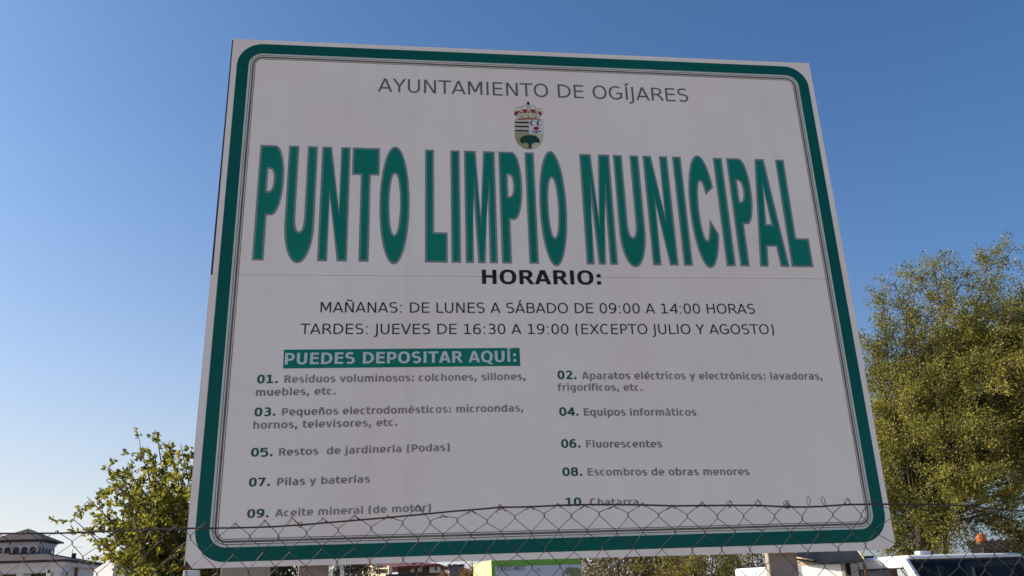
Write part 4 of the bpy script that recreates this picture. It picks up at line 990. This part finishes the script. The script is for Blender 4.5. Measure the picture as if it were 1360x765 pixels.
MB().box(-1.72, 1.72, -1.72, 1.72, zte - .18, zte - .14).build('cornice', M['arch_brick'], villa)
# tower walls with arches: wall slab with brick arches recessed
MB().box(-1.42, 1.42, -1.42, 1.42, ztb - .6, zte - .341).build('tower_core', M['arch_brick'], villa)
def arcade(nb, side):
    mb = MB(); W_ = 2.98; step = W_ / nb; z0, z1 = ztb - .25, zte - .342
    zt3 = z1 - .16
    for i in range(nb):
        cx = -W_ / 2 + step * (i + .5); r_ = step * .40
        prof = [(cx - step / 2, z0), (cx - r_, z0)] + [(cx - r_ * math.cos(R(a)), zt3 - r_ * .95 + r_ * .95 * math.sin(R(a))) for a in range(0, 181, 20)] + [(cx + r_, z0), (cx + step / 2, z0), (cx + step / 2, z1), (cx - step / 2, z1)]
        tri = tessellate_polygon([[Vector((p[0], p[1], 0)) for p in prof]])
        n = len(prof)
        def PP(p, d): return (p[0], -1.56 + d, p[1]) if side == 0 else (1.56 - d, p[0], p[1])
        vs = [PP(p, 0) for p in prof] + [PP(p, .12) for p in prof]
        mb.add(vs, list(tri) + [tuple(k + n for k in t[::-1]) for t in tri] + [(k, (k + 1) % n, n + (k + 1) % n, n + k) for k in range(n)])
    return mb
arcade(5, 0).build('arcade_wall', M['plaster'], villa); arcade(5, 1).build('arcade_wall', M['plaster'], villa)
hipped(MB(), 5.2, zle, ztb - .25, 1.7, .16).build('main_roof', M['roof_tile'], villa)
MB().box(-5.0, 5.0, -5.0, 5.0, zle - .42, zle - .161).build('eaves', M['plaster'], villa)
MB().box(-4.5, 4.5, -3.3, 4.5, 0, zle - .43).build('wall', M['plaster'], villa)
MB().box(-4.8, 4.8, -4.8, -3.31, zle - .85, zle - .421).build('porch_beam', M['plaster'], villa)
for x in (-4.5, -2.5, -.3, 1.9, 4.45): MB().box(x - .22, x + .22, -4.75, -4.35, 0, zle - .851).build('column', M['plaster'], villa)
for x in (-3.2, -1.3, .8, 2.7):
    wd_ = MB().box(x - .62, x + .62, -3.34, -3.31, zle - 2.8, zle - .86).build('window', M['window_dark'], villa)
    MB().box(x - .58, x + .58, -3.37, -3.345, zle - 2.9, zle - 2.81).build('sill', M['plaster'], wd_)
MB().box(4.505, 4.6, -1.8, -1.35, 0, zle - .45).build('downpipe', M['wood'], villa)
for y in (-.3, 2.0):
    MB().box(4.505, 4.53, y - .5, y + .5, zle - 2.4, zle - 1.1).build('window', M['window_dark'], villa)
MB().box(3.3, 3.55, .4, .65, zle + .1, zle + .75).build('chimney', M['roof_tile'], villa)
MB().box(-1.0, .2, -3.36, -3.31, 0, 2.2).build('door', M['wood'], villa)
an = at(95, 740, 63)
ant = MB(); zz = at(95, 727, 63).z
ant.tube([(0, 0, 0), (0, 0, zz - an.z + .15)], .025, 5)
for k in range(5): ant.tube([(.1 + .13 * k, -.12, zz - an.z), (.1 + .13 * k, .12, zz - an.z)], .012, 4)
ant.tube([(0, 0, zz - an.z), (.65, 0, zz - an.z)], .015, 4)
ao = ant.build('roof_antenna', M['antenna']); ao.location = an
tag(ao, 'thin television aerial above the right slope of the villa roof', 'aerial')
# street lantern
lp0 = at(64, 764, 30)
lan = thing('street_lantern', 'small lantern lamp with a black cap in front of the white villa', 'lamp', (lp0.x, 30, 0))
MB().lathe([(.08, 0), (.05, .4), (.03, .5), (.03, lp0.z - .12), (.05, lp0.z - .1)], 0, 0, 10).build('pole', M['trim_black'], lan)
MB().lathe([(.05, lp0.z - .1), (.075, lp0.z + .07)], 0, 0, 6).build('glass', M['lamp_lens'], lan)
MB().lathe([(.10, lp0.z + .071), (.05, lp0.z + .12), (.01, lp0.z + .19), (0, lp0.z + .19)], 0, 0, 6).build('cap', M['trim_black'], lan)

# ------------------------------------------------------------------ white houses behind the left tree
a = at(125, 757, 40); ap = at(145, 744.5, 40); b = at(153, 749, 40)
gh = thing('gabled_house', 'sunlit white gabled end wall of a house just left of the yellowing tree', 'house', (a.x, 40, 0), R(-30))
wg = 1.35
MB().prism([(0, 0), (wg, 0), (wg, at(153, 749, 40).z), (wg * .72, ap.z), (0, a.z)], 'y', 0, 4).build('wall', M['plaster'], gh)
MB().box(.3, .9, -.02, -.001, 1.0, 2.1).build('window', M['window_dark'], gh)
a = at(154, 748, 28); b = at(270, 748, 28)
wh = thing('porch_house', 'low white house with square porch pillars and dark windows behind the yellowing tree', 'house', (a.x, 28, 0), 0)
L_ = b.x - a.x; zt4 = at(210, 747, 28).z
MB().box(.0, L_, 1.5, 5, 0, zt4 - .05).build('wall', M['plaster'], wh)
MB().box(-.05, L_ + .05, -.1, 5.1, zt4 + .10, zt4 + .28).build('roof', M['roof_tile'], wh)
MB().box(0, L_, 0, .25, zt4 - .12, zt4 + .099).build('porch_beam', M['stone_and_shade_grey'], wh)
for px in (162, 192, 219, 250):
    x = at(px, 760, 28).x - a.x; MB().box(x - .09, x + .09, 0, .2, 0, zt4 - .121).build('pillar', M['plaster'], wh)
for px in (175, 205, 234, 262):
    x = at(px, 760, 29.5).x - a.x; w_ = MB().box(x - .22, x + .22, 1.46, 1.499, .9, zt4 - .2).build('window', M['window_dark'], wh)

# ------------------------------------------------------------------ ornate house under the sign
OY = 60.0
def ox(px): return at(px, 755, OY).x
def oz(py, px=520): return at(px, py, OY).z
oh = thing('ornate_house', 'pale ornate house with maroon roof, seen under the sign left of the clothes container', 'house', (ox(526), OY, 0), 0)
X0 = ox(526)
za = oz(757); zrr = oz(744)
# right part, its shade put into the grey wall colour
MB().box(0, ox(578) - X0, 1.0, 8, 0, za + .05).build('wall', M['stone_and_shade_grey'], oh)
MB().box(ox(570) - X0, ox(585) - X0 - .1, .2, .999, 0, oz(751)).build('end_bay', M['plaster'], oh)
MB().box(ox(577) - X0, ox(580) - X0, .17, .199, oz(760), oz(755)).build('window', M['window_dark'], oh)
rr = MB(); xL, xR = ox(455) - X0, ox(586) - X0
rr.add([(xL, -.3, oz(755)), (xR - .1, -.3, oz(751.5)), (xR - 1.6, 4.2, oz(744)), (xL, 4.2, oz(744)), (xR, 8.6, oz(751)), (xL, 8.6, oz(751)), (xL, -.3, oz(755) - .15), (xR, -.3, oz(751.5) - .15), (xR, 8.6, oz(751) - .15), (xL, 8.6, oz(751) - .15)],
       [(0, 1, 2, 3), (1, 4, 2), (3, 2, 4, 5), (0, 6, 7, 1), (1, 7, 8, 4), (4, 8, 9, 5), (5, 9, 6, 0), (3, 5, 0), (9, 8, 7, 6)])
rr.build('roof', M['roof_maroon'], oh)
for px in (544, 547, 554, 557): MB().box(ox(px) - X0 - .07, ox(px) - X0 + .07, .9, .999, oz(760), oz(753.5)).build('baluster', M['plaster'], oh)
mbA = MB(); r_ = .55; cxA = ox(553) - X0
pr = [(cxA - r_ * math.cos(R(a)), oz(757) + r_ * math.sin(R(a))) for a in range(0, 181, 15)]; pi_ = [(cxA - r_ * .75 * math.cos(R(a)), oz(757) + r_ * .75 * math.sin(R(a))) for a in range(180, -1, -15)]
mbA.prism(pr + pi_, 'y', .8, .95); mbA.build('arch', M['stone_and_shade_grey'], oh)  # shade on the arch is put into its grey colour too
# sunlit wing turned towards the sun, with balustrade and curled gable
wing = MB(); ang = R(-42); 
def WL(u, z): return (X0 * 0 + (ox(482) - X0) + u * math.cos(ang) + .0, -1.0 + u * math.sin(ang) * -1 * -1, z)
u1 = (ox(525) - ox(482)) / math.cos(ang) * .96
zb4, zt5 = 0, oz(755)
def wallpoly(u0, u1_, zlist, d=.3):
    mb = MB(); pts = zlist; n = len(pts); nx, ny = -math.sin(ang), math.cos(ang)
    tri = tessellate_polygon([[Vector((p[0], p[1], 0)) for p in pts]])
    f0 = [((ox(482) - X0) + p[0] * math.cos(ang), -.5 + p[0] * math.sin(ang), p[1]) for p in pts]
    f1 = [(x + nx * d, y + ny * d, z) for x, y, z in f0]
    return mb.add(f0 + f1, list(tri) + [tuple(k + n for k in t[::-1]) for t in tri] + [(k, (k + 1) % n, n + (k + 1) % n, n + k) for k in range(n)])
gu = u1 * .42; gw = u1 * .13
gab = [(0, 0), (u1, 0), (u1, oz(753)), (u1 * .95, oz(753)), (u1 * .95, oz(755.3)), (gu + gw * 1.5, oz(755.3)), (gu + gw * 1.2, oz(754)), (gu + gw * .8, oz(751.5)), (gu + gw * .3, oz(749.6)), (gu - gw * .3, oz(749.6)), (gu - gw * .8, oz(751.5)), (gu - gw * 1.2, oz(754)), (gu - gw * 1.5, oz(756)), (0, oz(756))]
wallpoly(0, u1, gab).build('wing_wall', M['plaster_cream'], oh)
for k in range(10):
    u = u1 * (.56 + .042 * k); z0, z1 = oz(762), oz(757.2); w2 = u1 * .012
    mb = MB(); nx, ny = -math.sin(ang), math.cos(ang)
    q = [((ox(482) - X0) + uu * math.cos(ang) - nx * dd, -.5 + uu * math.sin(ang) - ny * dd, z) for dd in (.003, .05) for (uu, z) in ((u - w2, z0), (u + w2, z0), (u + w2, z1), (u - w2, z1))]
    mb.add(q, [(0, 1, 2, 3), (7, 6, 5, 4), (0, 4, 5, 1), (1, 5, 6, 2), (2, 6, 7, 3), (3, 7, 4, 0)]); mb.build('slot', M['dark'], oh)
aw0, aw1 = at(512, 763, 40), at(586, 762, 40)
awn = thing('dark_canopy', 'long dark green canopy in front of the ornate house', 'canopy', (aw0.x, 40, 0))
MB().box(0, aw1.x - aw0.x, 0, 2.5, aw0.z - .12, aw0.z).build('roof_sheet', M['dark'], awn)
for x in (.1, (aw1.x - aw0.x) / 2, aw1.x - aw0.x - .1): MB().box(x - .04, x + .04, .05, .13, 0, aw0.z - .121).build('leg', M['dark'], awn)

CYY = 45
a, b = at(596.5, 753.5, CYY), at(615, 753.5, CYY)
cr_ = thing('crenellated_building', 'dark grey building with chimney stubs on its flat top, under the sign', 'building', (a.x, CYY, 0))
wv = b.x - a.x
MB().box(0, wv, 0, 3, 0, a.z).build('wall', M['stone_and_shade_grey'], cr_)
for px, py in ((596.8, 749.5), (600, 750.5), (603.5, 749), (608, 749.5), (611, 750), (614, 749)):
    x = at(px, 753, CYY).x - a.x; MB().box(x - .09, x + .09, .1, .35, a.z + .001, at(px, py, CYY).z).build('chimney', M['stone_and_shade_grey'], cr_)
